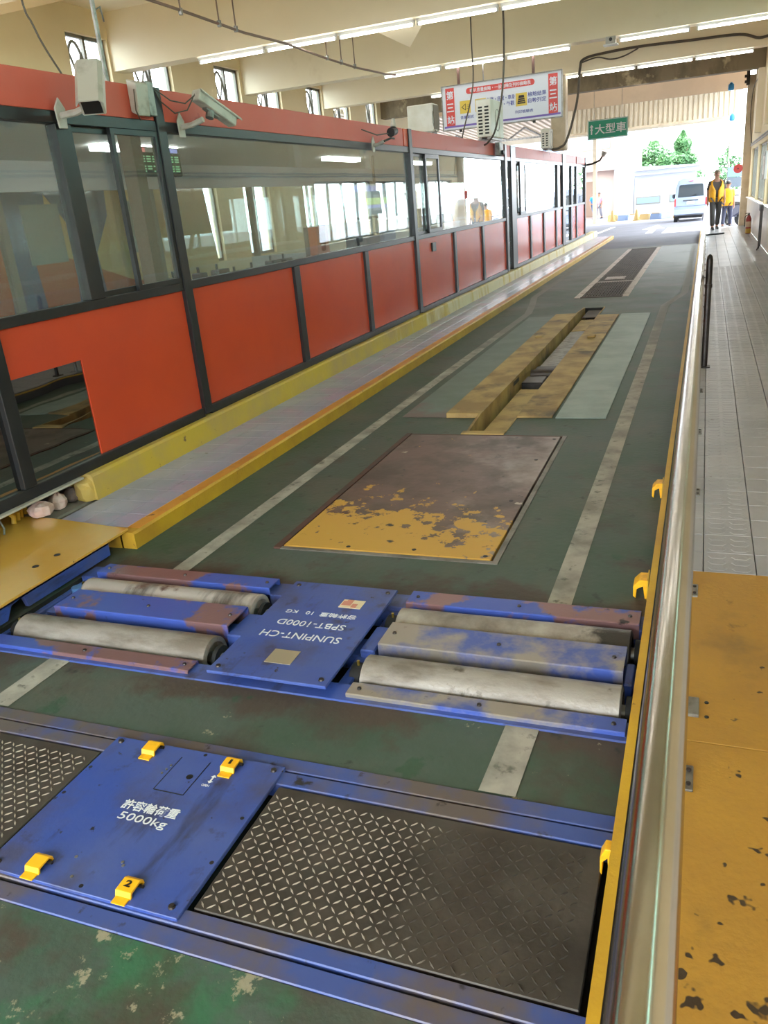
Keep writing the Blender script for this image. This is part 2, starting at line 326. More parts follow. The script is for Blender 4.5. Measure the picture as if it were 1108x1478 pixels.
def text(body, w, h, mtx, m, parent, name='lettering', bold=0.0, depth=0.0008):
    """lettering fitted to a w x h box centred on mtx (x along the line, y up the letters)"""
    cu = bpy.data.curves.new('t', 'FONT'); cu.body = body; cu.size = 1.0; cu.offset = bold; cu.extrude = 0.01; cu.resolution_u = 3; cu.space_line = 1.0
    to = bpy.data.objects.new('t', cu); C.objects.link(to)
    dg = bpy.context.evaluated_depsgraph_get()
    me = bpy.data.meshes.new_from_object(to.evaluated_get(dg)); bpy.data.objects.remove(to); bpy.data.curves.remove(cu)
    xs = [v.co.x for v in me.vertices]; ys = [v.co.y for v in me.vertices]
    cx, cy = (min(xs) + max(xs)) / 2, (min(ys) + max(ys)) / 2
    sx, sy = w / (max(xs) - min(xs)), h / (max(ys) - min(ys))
    for v in me.vertices:
        v.co = mtx @ Vector(((v.co.x - cx) * sx, (v.co.y - cy) * sy, (v.co.z + 0.01) / 0.02 * depth))
    me.name = name; me.materials.clear(); me.materials.append(m)
    return put(me, name, None, parent)
def frame_m(origin, xdir, ydir):
    x = Vector(xdir).normalized(); y = Vector(ydir).normalized(); z = x.cross(y)
    mm = Matrix((x, y, z)).transposed().to_4x4(); mm.translation = Vector(origin); return mm

# ---------------------------------------------------------------- floor of the lane, with pits cut out
XK, XR = -2.95, -0.15                      # kerb faces left and right of the lane
holes = [(-3.02, XR, 2.27, 3.11), (-2.92, XR, 1.15, 1.91), (-2.14, -0.88, 3.52, 5.80), (-1.68, -1.36, 5.86, 12.76), (-1.90, -1.21, 14.0, 24.6)]
def slab_with_holes(x0, x1, y0, y1, holes, z):
    xs = sorted({x0, x1, *[h[i] for h in holes for i in (0, 1) if x0 < h[i] < x1]}); ys = sorted({y0, y1, *[h[i] for h in holes for i in (2, 3) if y0 < h[i] < y1]})
    mb = MB()
    for a, b in zip(xs, xs[1:]):
        for c, d in zip(ys, ys[1:]):
            mx, my = (a + b) / 2, (c + d) / 2
            if any(h[0] < mx < h[1] and h[2] < my < h[3] for h in holes): continue
            mb.add([(a, c, z), (b, c, z), (b, d, z), (a, d, z)], [(0, 1, 2, 3)])
    return mb
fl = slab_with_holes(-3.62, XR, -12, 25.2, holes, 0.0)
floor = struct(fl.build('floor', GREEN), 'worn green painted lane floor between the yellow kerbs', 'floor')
for (a, b, c, d), dep in zip(holes, (0.42, 0.07, 0.03, 0.24, 1.1)):
    mb = MB(); e = 0.0
    mb.add([(a, c, 0), (b, c, 0), (b, d, 0), (a, d, 0), (a, c, -dep), (b, c, -dep), (b, d, -dep), (a, d, -dep)],
           [(4, 5, 6, 7), (0, 1, 5, 4), (1, 2, 6, 5), (2, 3, 7, 6), (3, 0, 4, 7)])
    mb.build('pit_lining', DARK, floor)
def strip(name, pts, wd, m, z=0.003):
    """a painted line along pts, wd wide in x"""
    mb = MB()
    for (x, y), (x2, y2) in zip(pts, pts[1:]):
        mb.add([(x - wd / 2, y, z), (x + wd / 2, y, z), (x2 + wd / 2, y2, z), (x2 - wd / 2, y2, z)], [(0, 1, 2, 3)])
    return mb.build(name, m, floor)
strip('painted_line', [(-2.51, 3.12), (-2.49, 8.0)], 0.10, LINE)
strip('painted_line', [(-2.49, 8.0), (-2.46, 12.4), (-2.56, 13.2), (-2.74, 14.4), (-2.74, 24.5)], 0.11, LINE)
strip('painted_line', [(-0.52, 3.12), (-0.50, 8.8)], 0.105, LINE)
strip('painted_line', [(-0.50, 8.8), (-0.50, 12.7), (-0.26, 14.1), (-0.27, 24.4)], 0.11, LINE)
strip('painted_line', [(-2.52, 1.915), (-2.51, 2.265)], 0.11, LINE)
strip('painted_line', [(-0.51, 1.915), (-0.50, 2.265)], 0.115, LINE)
MB().add([(-2.86, 25.0, .003), (XR, 24.95, .003), (XR, 25.2, .003), (-2.86, 25.22, .003)], [(0, 1, 2, 3)]).build('painted_line', LINE, floor)
# floor beyond the lanes, outdoors
mb = MB()
mb.add([(-3.6, 25.2, 0), (1.3, 25.2, 0), (1.3, 31, 0), (-3.6, 31, 0)], [(0, 1, 2, 3)])
mb.add([(-40, 31, 0), (30, 31, 0), (30, 44, -.2), (-40, 44, -.2)], [(0, 1, 2, 3)])
mb.add([(-70, 44, -.2), (70, 44, -.2), (70, 140, -.2), (-70, 140, -.2)], [(0, 1, 2, 3)])
mb.add([(-70, -70, -.2), (70, -70, -.2), (70, -12, -.2), (-70, -12, -.2)], [(0, 1, 2, 3)])
mb.add([(-70, -12, -.2), (-9.8, -12, -.2), (-9.8, 44, -.2), (-70, 44, -.2)], [(0, 1, 2, 3)])
mb.add([(1.5, -12, -.2), (70, -12, -.2), (70, 31, -.2), (1.5, 31, -.2)], [(0, 1, 2, 3)])
ground = struct(mb.build('ground_asphalt', ASPHALT), 'pale grey asphalt yard beyond the end of the hall', 'ground')
def gz(y): return 0.0 if y < 31 else (-0.2 * (y - 31) / 13 if y < 44 else -0.2)
def gpoly(pts, m):
    return MB().add([(x, y, gz(y) + 0.006) for x, y in pts], [tuple(range(len(pts)))]).build('road_marking', m, ground)
gpoly([(-2.05, 32.2), (-1.80, 32.2), (-1.86, 36.5), (-2.12, 36.5)], WHITEP)
gpoly([(-2.45, 36.4), (-1.55, 36.4), (-2.05, 41.0)], WHITEP)
gpoly([(-1.45, 31.6), (0.0, 31.6), (0.0, 36.4), (-1.45, 36.4)], WHITEP)
gpoly([(-4.25, 31.5), (-4.05, 31.5), (-4.10, 43), (-4.32, 43)], WHITEP)
mb = MB(); mb.add([(-9.6, -12, -.0), (-3.62, -12, -.0), (-3.62, 31, -.0), (-9.6, 31, -.0)], [(0, 1, 2, 3)])
struct(mb.build('floor_side_lane', CONC), 'grey concrete floor of the lane behind the booth', 'floor')

# ---------------------------------------------------------------- left raised sidewalk: kerb, tiles, plinth
side = struct(box('floor_sidewalk', -3.62, -3.04, 3.38, 30.2, 0, .088, GROUT), 'raised tiled sidewalk along the red booth', 'floor')
mb = MB(); mb.prism([(-3.05, 0), (-2.95, 0), (-2.95, .088), (-2.962, .10), (-3.05, .10)], 1, 3.38, 30.2)
mb.build('kerb_edge', YKERB, side)
box('kerb_top', -3.049, -2.964, 3.452, 30.2, .0995, .1012, mat('kerb_orange', S(208, 146, 58), 0.4, 0, space='World', layers=[dict(c=S(186, 124, 52), s=4, lo=.45, hi=.65), dict(c=S(96, 60, 36), s=13, lo=.66, hi=.69)]), side)
box('kerb_edge', -3.62, -3.05, 3.376, 3.45, 0, .10, YKERB, side)
def tile_mesh(w, l, name):
    m = MB(); g = 0.0016; c = 0.003
    c = .0013; x0, x1, y0, y1 = g, w - g, g, l - g
    m.add([(x0, y0, 0), (x1, y0, 0), (x1, y1, 0), (x0, y1, 0), (x0, y0, .009), (x1, y0, .009), (x1, y1, .009), (x0, y1, .009),
           (x0 + c, y0 + c, .012), (x1 - c, y0 + c, .012), (x1 - c, y1 - c, .012), (x0 + c, y1 - c, .012)],
          [(0, 1, 5, 4), (1, 2, 6, 5), (2, 3, 7, 6), (3, 0, 4, 7), (4, 5, 9, 8), (5, 6, 10, 9), (6, 7, 11, 10), (7, 4, 8, 11), (8, 9, 10, 11)])
    return m
cols = [(-3.58, -3.40), (-3.40, -3.20), (-3.20, -3.05)]
tm = [tile_mesh(b - a, .205, 'tile').mesh('tile') for a, b in cols]
rest = MB(); n = 0; y = 3.45
while y + .205 < 30.25:
    for k, (a, b) in enumerate(cols):
        if n < 300: put(tm[k], 'tile', TILE_L, side, (a, y, .088))
        else:
            t = tile_mesh(b - a, .205, ''); t.xf(Matrix.Translation((a, y, .088))); rest.add(t.v, t.f)
        n += 1
    y += .205
o = rest.build('tile', TILE_L, side); o['kind'] = 'stuff'
mb = MB(); mb.prism([(-3.80, .10), (-3.575, .10), (-3.585, .255), (-3.60, .272), (-3.80, .275)], 1, 3.84, 30.8)
plinth = struct(mb.build('trim_1', YPLINTH), 'low yellow concrete plinth under the booth', 'plinth')
mb = MB(); mb.ell((-3.66, 3.86, .16), .075, .09, .105, 10, 7)
for i, v in enumerate(mb.v): mb.v[i] = (v[0] + random.uniform(-.012, .012), v[1] + random.uniform(-.012, .012), max(.1, v[2] + random.uniform(-.01, .01)))
mb.build('plinth_end', YPLINTH, plinth)

# ---------------------------------------------------------------- right walkway: kerb, yellow sheets, tiles
walk = struct(box('floor_walkway', XR, 1.25, -12, 31, -.05, .088, GROUT), 'raised walkway on the right of the lane', 'floor')
box('kerb_edge', XR, -.122, -12, 31, .088, .10, YKERB, walk)
box('kerb_gutter', -.122, -.056, -12, 31, .088, .092, DARK, walk)  # dark strip added under the rail to keep its mirrored edge dark
for y0, y1 in ((-3.0, 0.4), (0.403, 2.18), (2.184, 3.40)):
    box('floor_sheet', -.055, 1.24, y0, y1, .088, .101, YWALK, walk, 0.0015)
xs = [-.056, .065, .2775, .490, .7025, .915, 1.1275, 1.245]
tmr = {}
def embossed(w, l):
    t = tile_mesh(w, l, '')
    if w > .15:                                     # raised hexagon pads of the non-slip tile
        for i in range(2):
            for j in range(3):
                cx, cy = w * (.27 + .46 * i), l * (.2 + .3 * j); a, b = w * .19, l * .115
                p = [(cx - a, cy), (cx - a * .6, cy - b), (cx + a * .6, cy - b), (cx + a, cy), (cx + a * .6, cy + b), (cx - a * .6, cy + b)]
                q = [(cx + (x - cx) * .9, cy + (yy - cy) * .86) for x, yy in p]
                t.add([(x, yy, .012) for x, yy in p] + [(x, yy, .0138) for x, yy in q], [tuple(range(6, 12))] + [(k, (k + 1) % 6, (k + 1) % 6 + 6, k + 6) for k in range(6)])
    return t
rest = MB(); n = 0; y = 3.403
while y + .21 < 31:
    for a, b in zip(xs, xs[1:]):
        w = round(b - a, 4)
        vis = (a < 0.06 + (y - 3.2) * .098)             # in the frame
        if vis and n < 300:
            if w not in tmr: tmr[w] = embossed(w, .21).mesh('tile')
            put(tmr[w], 'tile', TILE_R, walk, (a, y, .088)); n += 1
        else:
            t = tile_mesh(w, .21, ''); t.xf(Matrix.Translation((a, y, .088))); rest.add(t.v, t.f)
    y += .21
o = rest.build('tile', TILE_R, walk); o['kind'] = 'stuff'

# ---------------------------------------------------------------- ceiling, beams, walls, columns
ceil = struct(box('ceiling', -9.7, 1.6, -5, 26.1, 5.12, 5.3, CREAM), 'cream plaster ceiling slab of the hall', 'ceiling')
BY = [-4.3, 0.0, 4.3, 8.62, 12.97, 17.37, 21.55]
for i, by in enumerate(BY):
    lb = {8.62: 'cream concrete ceiling beam above the near security camera', 12.97: 'cream concrete ceiling beam crossed by the hanging conduit',
          17.37: 'cream concrete ceiling beam from which the station sign hangs', 21.55: 'cream concrete ceiling beam with the thick cable along it'}.get(by, 'cream concrete ceiling beam over the yellow walkway')
    b = struct(box('ceiling_beam', -9.6, 1.5, by - .17, by + .17, 4.25, 5.12, CREAM), lb, 'beam')
    if not lb.endswith('along it') and by < 8: b['group'] = 'beams over the near lane'
struct(box('ceiling_beam', -9.6, 1.5, 25.65, 26.0, 4.25, 5.12, BEAMDIRTY), 'stained weathered concrete beam at the mouth of the hall', 'beam')
mb = MB(); mb.add([(-4.9, 13.14, 4.25), (-4.05, 13.14, 4.25), (-4.53, 13.8, 4.04), (-4.9, 13.14, 5.12), (-4.05, 13.14, 5.12), (-4.53, 14.6, 5.12)],
    [(0, 1, 2), (3, 5, 4), (0, 3, 4, 1), (0, 2, 5, 3), (1, 4, 5, 2)])
struct(mb.build('ceiling_haunch', CREAM), 'sloping cream haunch behind the beam crossed by the conduit', 'haunch')
# left wall with clerestory windows and lower windows
wl = []
upper = [(3.2, 4.2), (5.0, 6.0), (7.4, 8.3), (9.0, 10.2), (11.75, 12.75), (13.35, 14.55), (16.1, 17.1), (17.8, 19.0), (20.4, 21.35), (22.0, 23.2), (24.4, 25.3)]
lower = [(9.4, 10.3), (12.6, 13.5), (14.6, 15.5), (16.6, 17.8), (19.6, 20.4), (21.4, 22.3), (23.6, 25.2), (26.2, 29.6)]
hl = [(a, b, 3.45, 4.72) for a, b in upper] + [(a, b, .95, 2.75) for a, b in lower]
sm = slab_with_holes(-5, 31, 0, 5.2, hl, 0.0)          # drawn in (y, z)
mb = MB()
mb.add([(-9.5, v[0], v[1]) for v in sm.v], sm.f); mb.add([(-9.7, v[0], v[1]) for v in sm.v], sm.f)
for a, b, c, d in hl:
    mb.add([(-9.5, a, c), (-9.5, b, c), (-9.5, b, d), (-9.5, a, d), (-9.7, a, c), (-9.7, b, c), (-9.7, b, d), (-9.7, a, d)],
           [(0, 1, 5, 4), (1, 2, 6, 5), (2, 3, 7, 6), (3, 0, 4, 7)])
me = bpy.data.meshes.new('wall_left'); me.from_pydata(mb.v, [], mb.f); me.validate()
struct(put(me, 'wall_left', CREAMW), 'cream wall with high windows behind the booth', 'wall')
WFRAME = mat('window_frame_grey', S(120, 118, 108), 0.5, 0.2)
for i, (a, b) in enumerate(upper):
    wn = thing('window_%d' % (i + 1), 'high clerestory window with a grey frame and an oval fan guard', 'window', (-9.6, a, 3.45), group='clerestory windows', kind='structure')
    w = b - a; f = MB()
    for q in ((0, .05), (w / 2 - .03, w / 2 + .03), (w - .05, w)): f.box(-.03, .03, q[0], q[1], 0, 1.27)
    f.box(-.03, .03, 0, w, 0, .05); f.box(-.03, .03, 0, w, 1.22, 1.27)
    f.build('window_frame', WFRAME, wn)
    ov = MB(); ov.tube([(0, w * .26 + w * .2 * math.cos(t * PI / 12), .62 + .55 * math.sin(t * PI / 12)) for t in range(24)], .025, 6, closed=True)
    for s in (-1, 1): ov.cyl((0, w * .26 - w * .14, .62 - s * .38), (0, w * .26 + w * .14, .62 + s * .38), .02, n=6)
    ov.build('fan_guard', WFRAME, wn)
    box('pane', -.004, .004, w / 2 + .03, w - .05, .05, 1.22, WGLASS, wn)
for i, (a, b) in enumerate(lower):
    wn = thing('window_%d' % (i + 20), 'wide low window behind the booth', 'window', (-9.6, a, .95), group='wide low windows', kind='structure')
    w = b - a; f = MB()
    for k in range(3): f.box(-.03, .03, (w - .06) * k / 2, (w - .06) * k / 2 + .06, 0, 1.8)
    f.box(-.03, .03, 0, w, 0, .06); f.box(-.03, .03, 0, w, 1.74, 1.8)
    f.build('window_frame', WFRAME, wn)
    for k in range(2): box('pane', -.004, .004, (w - .06) * k / 2 + .06, (w - .06) * (k + 1) / 2, .06, 1.74, WGLASS, wn)
# right wall: tiled wainscot, ledge, window band, cream wall above
wr = slab_with_holes(-5, 31, .08, 5.2, [(a, a + 3.7, 1.0, 2.42) for a in (18.4, 22.4, 26.4)] + [(b + .3, b + 4.0, 3.3, 3.85) for b in (-4.3, 0, 4.3, 8.62, 12.97)], 0)
mb = MB(); mb.add([(1.26, v[0], v[1]) for v in wr.v], wr.f); mb.add([(1.46, v[0], v[1]) for v in wr.v], wr.f)
for a, b, c, d in [(q, q + 3.7, 1.0, 2.42) for q in (18.4, 22.4, 26.4)] + [(q + .3, q + 4.0, 3.3, 3.85) for q in (-4.3, 0, 4.3, 8.62, 12.97)]:
    mb.add([(1.26, a, c), (1.26, b, c), (1.26, b, d), (1.26, a, d), (1.46, a, c), (1.46, b, c), (1.46, b, d), (1.46, a, d)], [(0, 1, 5, 4), (1, 2, 6, 5), (2, 3, 7, 6), (3, 0, 4, 7)])
me = bpy.data.meshes.new('wall_right'); me.from_pydata(mb.v, [], mb.f); me.validate()
wallr = struct(put(me, 'wall_right', CREAMW), 'cream wall with a window band beside the walkway', 'wall')
box('wainscot', 1.245, 1.259, -5, 30.7, .1, .97, WTILE, wallr)
box('window_ledge', 1.19, 1.26, -5, 30.7, .965, 1.0, WHITEP, wallr)
MB().tube([(1.235, -2, 2.52), (1.235, 30.6, 2.52)], .02, 8).build('wall_conduit', GALV, wallr)
MB().tube([(1.235, -2, 2.58), (1.235, 30.6, 2.58)], .016, 8).build('wall_conduit', GALV, wallr)
for i, a in enumerate((18.4, 22.4, 26.4)):
    wn = thing('window_%d' % (i + 40), 'window of the long band above the tiled wainscot', 'window', (1.36, a, 1.0), group='walkway windows', kind='structure')
    f = MB()
    for k in range(5): f.box(-.03, .03, 3.64 * k / 4, 3.64 * k / 4 + .06, 0, 1.42)
    f.box(-.03, .03, 0, 3.7, 0, .05); f.box(-.03, .03, 0, 3.7, 1.37, 1.42)
    f.build('window_frame', WFRAME, wn)
    for k in range(4): box('pane', -.004, .004, 3.64 * k / 4 + .06, 3.64 * (k + 1) / 4, .05, 1.37, WGLASS, wn)
TEAL = glass('teal_glass', (0.72, 0.98, 0.90, 1), 1.0)
for i, a in enumerate((-4.0, .3, 4.6, 8.92, 13.27)):  # out-of-view windows added for the pale streak reflected in the handrail
    wn = thing('window_%d' % (i + 60), 'added high strip window with greenish glass, out of view', 'window', (1.36, a, 3.3), group='added high windows', kind='structure')
    f = MB(); f.box(-.03, .03, 0, .05, 0, .55); f.box(-.03, .03, 3.65, 3.7, 0, .55); f.box(-.03, .03, .05, 3.65, 0, .04); f.box(-.03, .03, .05, 3.65, .51, .55); f.build('window_frame', WFRAME, wn)
    box('pane', -.004, .004, .05, 3.65, .04, .51, TEAL, wn)
for y in (8.62, 12.97, 17.37, 21.55, 25.8):
    struct(box('wall_pillar', 1.10, 1.262, y - .17, y + .17, 2.7, 4.25, CREAM), 'cream pillar on the walkway wall under a beam', 'pillar')['group'] = 'wall pillars'
PCOL = mat('column_tan', S(206, 190, 164), 0.6, 0, space='World', layers=[dict(c=S(186, 168, 140), s=2.0, lo=0.45, hi=0.6)])
struct(box('column', 1.03, 1.26, 30.75, 31.0, 0, 4.6, PCOL, bevel=.01), 'tan column at the far end of the walkway', 'column')
struct(box('column', -3.60, -3.24, 21.4, 21.75, 2.62, 4.25, PCOL, bevel=.03), 'cream column rising through the booth roof', 'column')
struct(box('fascia', -4.9, 1.03, 31.0, 31.04, 4.24, 5.4, FASCIA), 'glossy sheet fascia across the mouth of the hall', 'fascia')
struct(box('fascia', -10.0, -4.95, 31.0, 31.04, 4.6, 5.4, FASCIA), 'sheet fascia over the lane behind the booth', 'fascia')
struct(box('ceiling_end', -9.7, 1.6, 26.1, 31.0, 5.0, 5.1, BEAMDIRTY), 'weathered soffit between the last beam and the fascia', 'ceiling')
box_b = MB()
box_b.box(.98, 1.08, 30.6, 30.72, 4.3, 4.72); box_b.box(.93, 1.03, 30.58, 30.7, 4.36, 4.44); box_b.box(.92, 1.03, 30.58, 30.7, 4.52, 4.6)
tag(box_b.build('cable_bracket', DKMETAL, bevel=.008), 'dark cable bracket at the top of the tan column', 'bracket')
for (x, y, z) in ((.55, 30.95, 4.35), (.66, 31.9, 3.5)):
    mb = MB(); mb.loft([(0, 0, -.11, .07, .04), (0, 0, -.07, .09, .05), (0, 0, .05, .085, .05), (0, 0, .09, .05, .03), (0, 0, .12, .02, .012)], 10); mb.xf(Matrix.Translation((x, y, z)))
    tag(mb.build('plastic_bag', mat('bag_blue', S(70, 160, 220), 0.5), smooth=True), 'light blue plastic bag hanging by the end column', 'bag', 'hanging blue bags')

# ---------------------------------------------------------------- tube lights under the beams
def tube_light(x, y, ln, label, grp):
    t = thing('tube_light', label, 'light', (x, y, 4.25), group=grp)
    mb = MB(); mb.prism([(-.05, 0), (-.02, -.045), (.02, -.045), (.05, 0)], 0, 0, ln); mb.build('housing', WHITEP, t)
    MB().tube([(.03, 0, -.062), (ln - .03, 0, -.062)], .019, 8).build('tube', TUBE, t, smooth=True)
    box('socket', 0, .03, -.02, .02, -.085, -.045, WHITEP, t); box('socket', ln - .03, ln, -.02, .02, -.085, -.045, WHITEP, t)
for k in range(5): tube_light(-7.9 + k * 1.26, 12.97, 1.22, 'lit fluorescent tube under the beam crossed by the conduit', 'tubes on the conduit beam')
for x in (-6.3, -5.0, -3.75, -1.65, -.32): tube_light(x, 17.37, 1.22, 'lit fluorescent tube under the beam above the station sign', 'tubes above the station sign')
for k in range(6): tube_light(-6.6 + k * 1.24, 21.55, 1.2, 'lit fluorescent tube under the beam with the thick cable', 'tubes on the cable beam')
for k in range(5): tube_light(-6.5 + k * 1.5, 8.62, 1.22, 'lit fluorescent tube under the beam above the near camera', 'tubes on the near beam')
t = thing('ceiling_camera', 'small white boxed camera under the beam above the station sign', 'camera', (-1.78, 17.2, 4.18))
box('case', -.09, .09, -.06, .06, -.05, .07, CAMBODY, t, .008); MB().cyl((0, -.06, .02), (0, -.075, .02), .03).build('lens', BLACKP, t)
box('base_plate', -.13, .13, -.09, .09, -.075, -.05, WHITEP, t, .005)

# ---------------------------------------------------------------- the booth
XB = -3.64
booth = thing('inspection_booth', 'long red and black glazed inspection booth on the left', 'booth', (0, 0, 0))
ZB, ZS, ZS2, ZT, ZT2, ZR = .27, 1.25, 1.31, 2.34, 2.41, 2.62
Y0, Y1 = -1.0, 28.1
def post(y0, y1, z0, z1, x=XB, d=.08): box('post', x - d, x, y0, y1, z0, z1, BLACK, booth, .004)
def bar(name, y0, y1, z0, z1, x=XB - .004, d=.07, m=BLACK): box(name, x - d, x, y0, y1, z0, z1, m, booth, .004)
full = [(5.28, 5.38), (10.78, 10.90), (16.42, 16.58), (23.45, 23.95), (28.0, 28.12)]
for a, b in full: post(a, b, ZB + .02, ZR + .005, XB + .008)
post(16.98, 17.42, ZB + .02, ZR)
low = [(1.3, 1.4), (3.35, 3.45), (7.12, 7.24), (8.94, 9.05), (12.68, 12.80), (14.49, 14.61), (18.86, 19.02), (20.55, 20.72), (22.35, 22.52), (25.0, 25.2), (26.1, 26.3)]
for a, b in low: post(a, b, ZB + .07, ZS)
upp = [(1.8, 1.92), (4.25, 4.39), (22.6, 22.95), (25.05, 25.28), (26.05, 26.3)]
for a, b in upp: post(a, b, ZS2, ZT)
segs = [(Y0, 5.28), (5.38, 10.78), (10.90, 16.42), (17.42, 23.45), (23.95, 28.0)]
for a, b in segs:
    bar('bottom_rail', a, b, ZB, ZB + .07); bar('sill_rail', a, b, ZS, ZS2); bar('transom_rail', a, b, ZT, ZT2)
bar('transom_rail', 16.58, 16.98, ZT, ZT2)
# red band above the windows, one sheet per bay
for a, b in [(Y0, 5.28), (5.38, 10.60), (10.90, 16.40), (16.60, 16.96), (17.44, 23.43), (23.97, 26.0), (26.2, 28.0)]:
    box('red_band', XB - .05, XB - .012, a, b, ZT2, ZR, REDBAND, booth, .004)
box('red_band', XB - .05, XB - .008, 10.62, 10.78, ZT2, ZR, RED, booth, .004)
# red lower panels
def panel(y0, y1, z0=ZB + .07, z1=ZS): box('red_panel', XB - .045, XB - .028, y0, y1, z0, z1, RED, booth, .002)
pb = MB(); pb.prism([(3.45, .965), (4.07, .965), (4.07, .34), (5.28, .34), (5.28, ZS), (3.45, ZS)], 0, XB - .045, XB - .028); pb.build('red_panel', RED, booth)
for a, b in [(1.4, 3.35)]: panel(a, b, .97, ZS)
for a, b in [(5.38, 7.12), (7.24, 8.94), (9.05, 10.78), (10.90, 12.68), (12.80, 14.49), (14.61, 16.42), (17.42, 18.86), (19.02, 20.55), (20.72, 22.35), (22.52, 23.45), (25.2, 26.1), (26.3, 28.0)]: panel(a, b)
box('lower_pane', XB - .045, XB - .035, 3.45, 4.07, .34, .965, MIRRORG, booth)
box('lower_pane', XB - .045, XB - .035, 1.4, 3.35, .34, .965, MIRRORG, booth)
def pane(y0, y1, z0=ZS2, z1=ZT, x=XB - .045): box('window_pane', x, x + .006, y0, y1, z0, z1, GLASS, booth)
pane(1.92, 4.25); pane(-1.0, 1.8)
for a, b in [(5.38, 10.78), (12.10, 16.42), (18.45, 22.6), (23.95, 25.05), (25.28, 26.05), (26.3, 28.0)]: pane(a, b)
pane(16.58, 16.98, ZB + .07, ZT)
pane(23.95, 25.0, ZB + .07, ZS)
# sliding sashes
def sash(y0, y1, x, z0=ZS2, z1=ZT, w=.035):
    s = MB(); s.box(x - .03, x, y0, y0 + w, z0, z1); s.box(x - .03, x, y1 - w, y1, z0, z1); s.box(x - .03, x, y0 + w, y1 - w, z0, z0 + w); s.box(x - .03, x, y0 + w, y1 - w, z1 - w, z1)
    so = s.build('sash_frame', BLACK, booth); box('sash_pane', x - .018, x - .012, y0 + w, y1 - w, z0 + w, z1 - w, GLASS, so)
sash(4.39, 4.84, XB - .04); sash(4.76, 5.28, XB - .005)
sash(10.90, 11.55, XB - .04); sash(11.45, 12.10, XB - .005, w=.05)
sash(17.42, 18.0, XB - .04); sash(17.85, 18.45, XB - .005, w=.06)
box('switch_box', XB - .03, XB - .005, 11.55, 11.72, 1.05, 1.17, DKMETAL, booth, .004)
# floor, roof, back and side walls, counter
box('booth_floor', -6.2, XB - .09, Y0, Y1, .22, .30, CONC, booth)
BIN = mat('booth_inside', S(206, 208, 206), 0.6)
box('roof_sheet', -6.25, XB - .051, Y0, Y1, ZT2 + .02, ZT2 + .06, BIN, booth)
box('back_wall', -6.25, -6.2, Y0, Y1, .3, .95, BIN, booth)
box('back_header', -6.25, -6.2, Y0, Y1, 2.15, ZT2 + .02, BIN, booth)
for k in range(13): box('back_post', -6.26, -6.19, Y0 + k * 2.4, Y0 + k * 2.4 + .08, .95, 2.15, WFRAME, booth)
for k in range(12): box('back_pane', -6.225, -6.219, Y0 + k * 2.4 + .08, Y0 + k * 2.4 + 2.4, .95, 2.15, WGLASS, booth)
for yy in (10.84, 16.45): box('partition', -6.2, XB - .3, yy - .03, yy + .03, .3, 1.2, BIN, booth)
COUNTER = mat('counter_white', S(224, 226, 222), 0.35)
box('counter', -4.3, XB - .085, Y0, 16.4, 1.17, 1.205, COUNTER, booth, .004)
box('ledge_trim', XB - .02, XB + .025, 2.9, 3.80, .257, .269, CAMBODY, booth)
for yy in (1.6, 6.2, 11.0, 14.6, 20.0):  # glowing tubes added to brighten the booth interior
    box('ceiling_lamp', -5.0, -4.9, yy, yy + 1.2, ZT2 - .03, ZT2 + .02, emit('booth_fill_lit', (1, .98, .94, 1), 16.0) if 'booth_fill_lit' not in MATS else MATS['booth_fill_lit'], booth)
# mid post inside: brown wooden stud behind the sliding window
box('inner_stud', -4.25, -4.13, 5.62, 5.74, .3, 2.42, mat('stud_brown', S(112, 96, 82), .6), booth)

# things inside the booth
SCREEN = emit('screen_dark', (0.02, 0.03, 0.03, 1), 0.2); SGREEN = emit('screen_green', (0.10, 0.85, 0.25, 1), 0.45); SLIME = emit('screen_lime', (0.55, 0.75, 0.15, 1), 1.0); SBLUE = emit('screen_blue', (0.30, 0.32, 0.85, 1), 0.9); SREDL = emit('screen_red', (0.8, 0.15, 0.15, 1), 1.0)
t = thing('led_display', 'dark hanging LED display with two rows of green characters', 'display', (-4.6, 6.30, 2.14))
box('case', -.06, 0, 0, .66, 0, .24, BLACKP, t, .006)
for k, (a, b) in enumerate(((.02, .13), (.13, .24), (.26, .40), (.42, .62))):
    box('status_lamp', 0, .004, a, b, .195, .23, (SREDL, WHITEP, SGREEN, SBLUE)[k], t)
for r in range(2):
    for k in range(7):
        for q in range(3):
            if random.random() < .85: box('led_segment', 0, .004, .05 + k * .085, .05 + k * .085 + .06, .035 + r * .08 + q * .02, .035 + r * .08 + q * .02 + .012, SGREEN, t)
MB().cyl((-.03, .33, .24), (-.03, .33, .283), .012).build('hanger', DKMETAL, t)
t = thing('wall_monitor', 'wide monitor hung inside the booth window with a lime text bar', 'monitor', (-4.6, 10.95, 1.56))
box('case', -.07, 0, 0, 2.1, 0, .52, BLACKP, t, .01); box('screen', 0, .003, .05, 2.05, .04, .48, emit('screen_grey', (.10, .12, .16, 1), .8), t)
box('screen_bar', .003, .006, .1, 1.3, .38, .46, SBLUE, t); box('screen_bar', .003, .006, .5, 1.5, .20, .29, SLIME, t); box('screen_bar', .003, .006, .5, 1.6, .15, .19, SBLUE, t)
MB().cyl((-.035, 1.05, .52), (-.035, 1.05, .87), .02).build('hanger', DKMETAL, t)
t = thing('file_holder', 'orange upright file holder on the booth counter', 'file holder', (-3.98, 8.42, 1.209))
f = MB(); f.prism([(0, 0), (.30, 0), (.30, .36), (.24, .36), (.20, .10), (.10, .10), (.06, .36), (0, .36)], 0, -.10, .0); f.build('front', mat('orange_board', S(200, 92, 50), .5), t)
box('back', -.16, -.11, 0, .46, 0, .36, mat('grey_board', S(110, 108, 106), .6), t, .004)
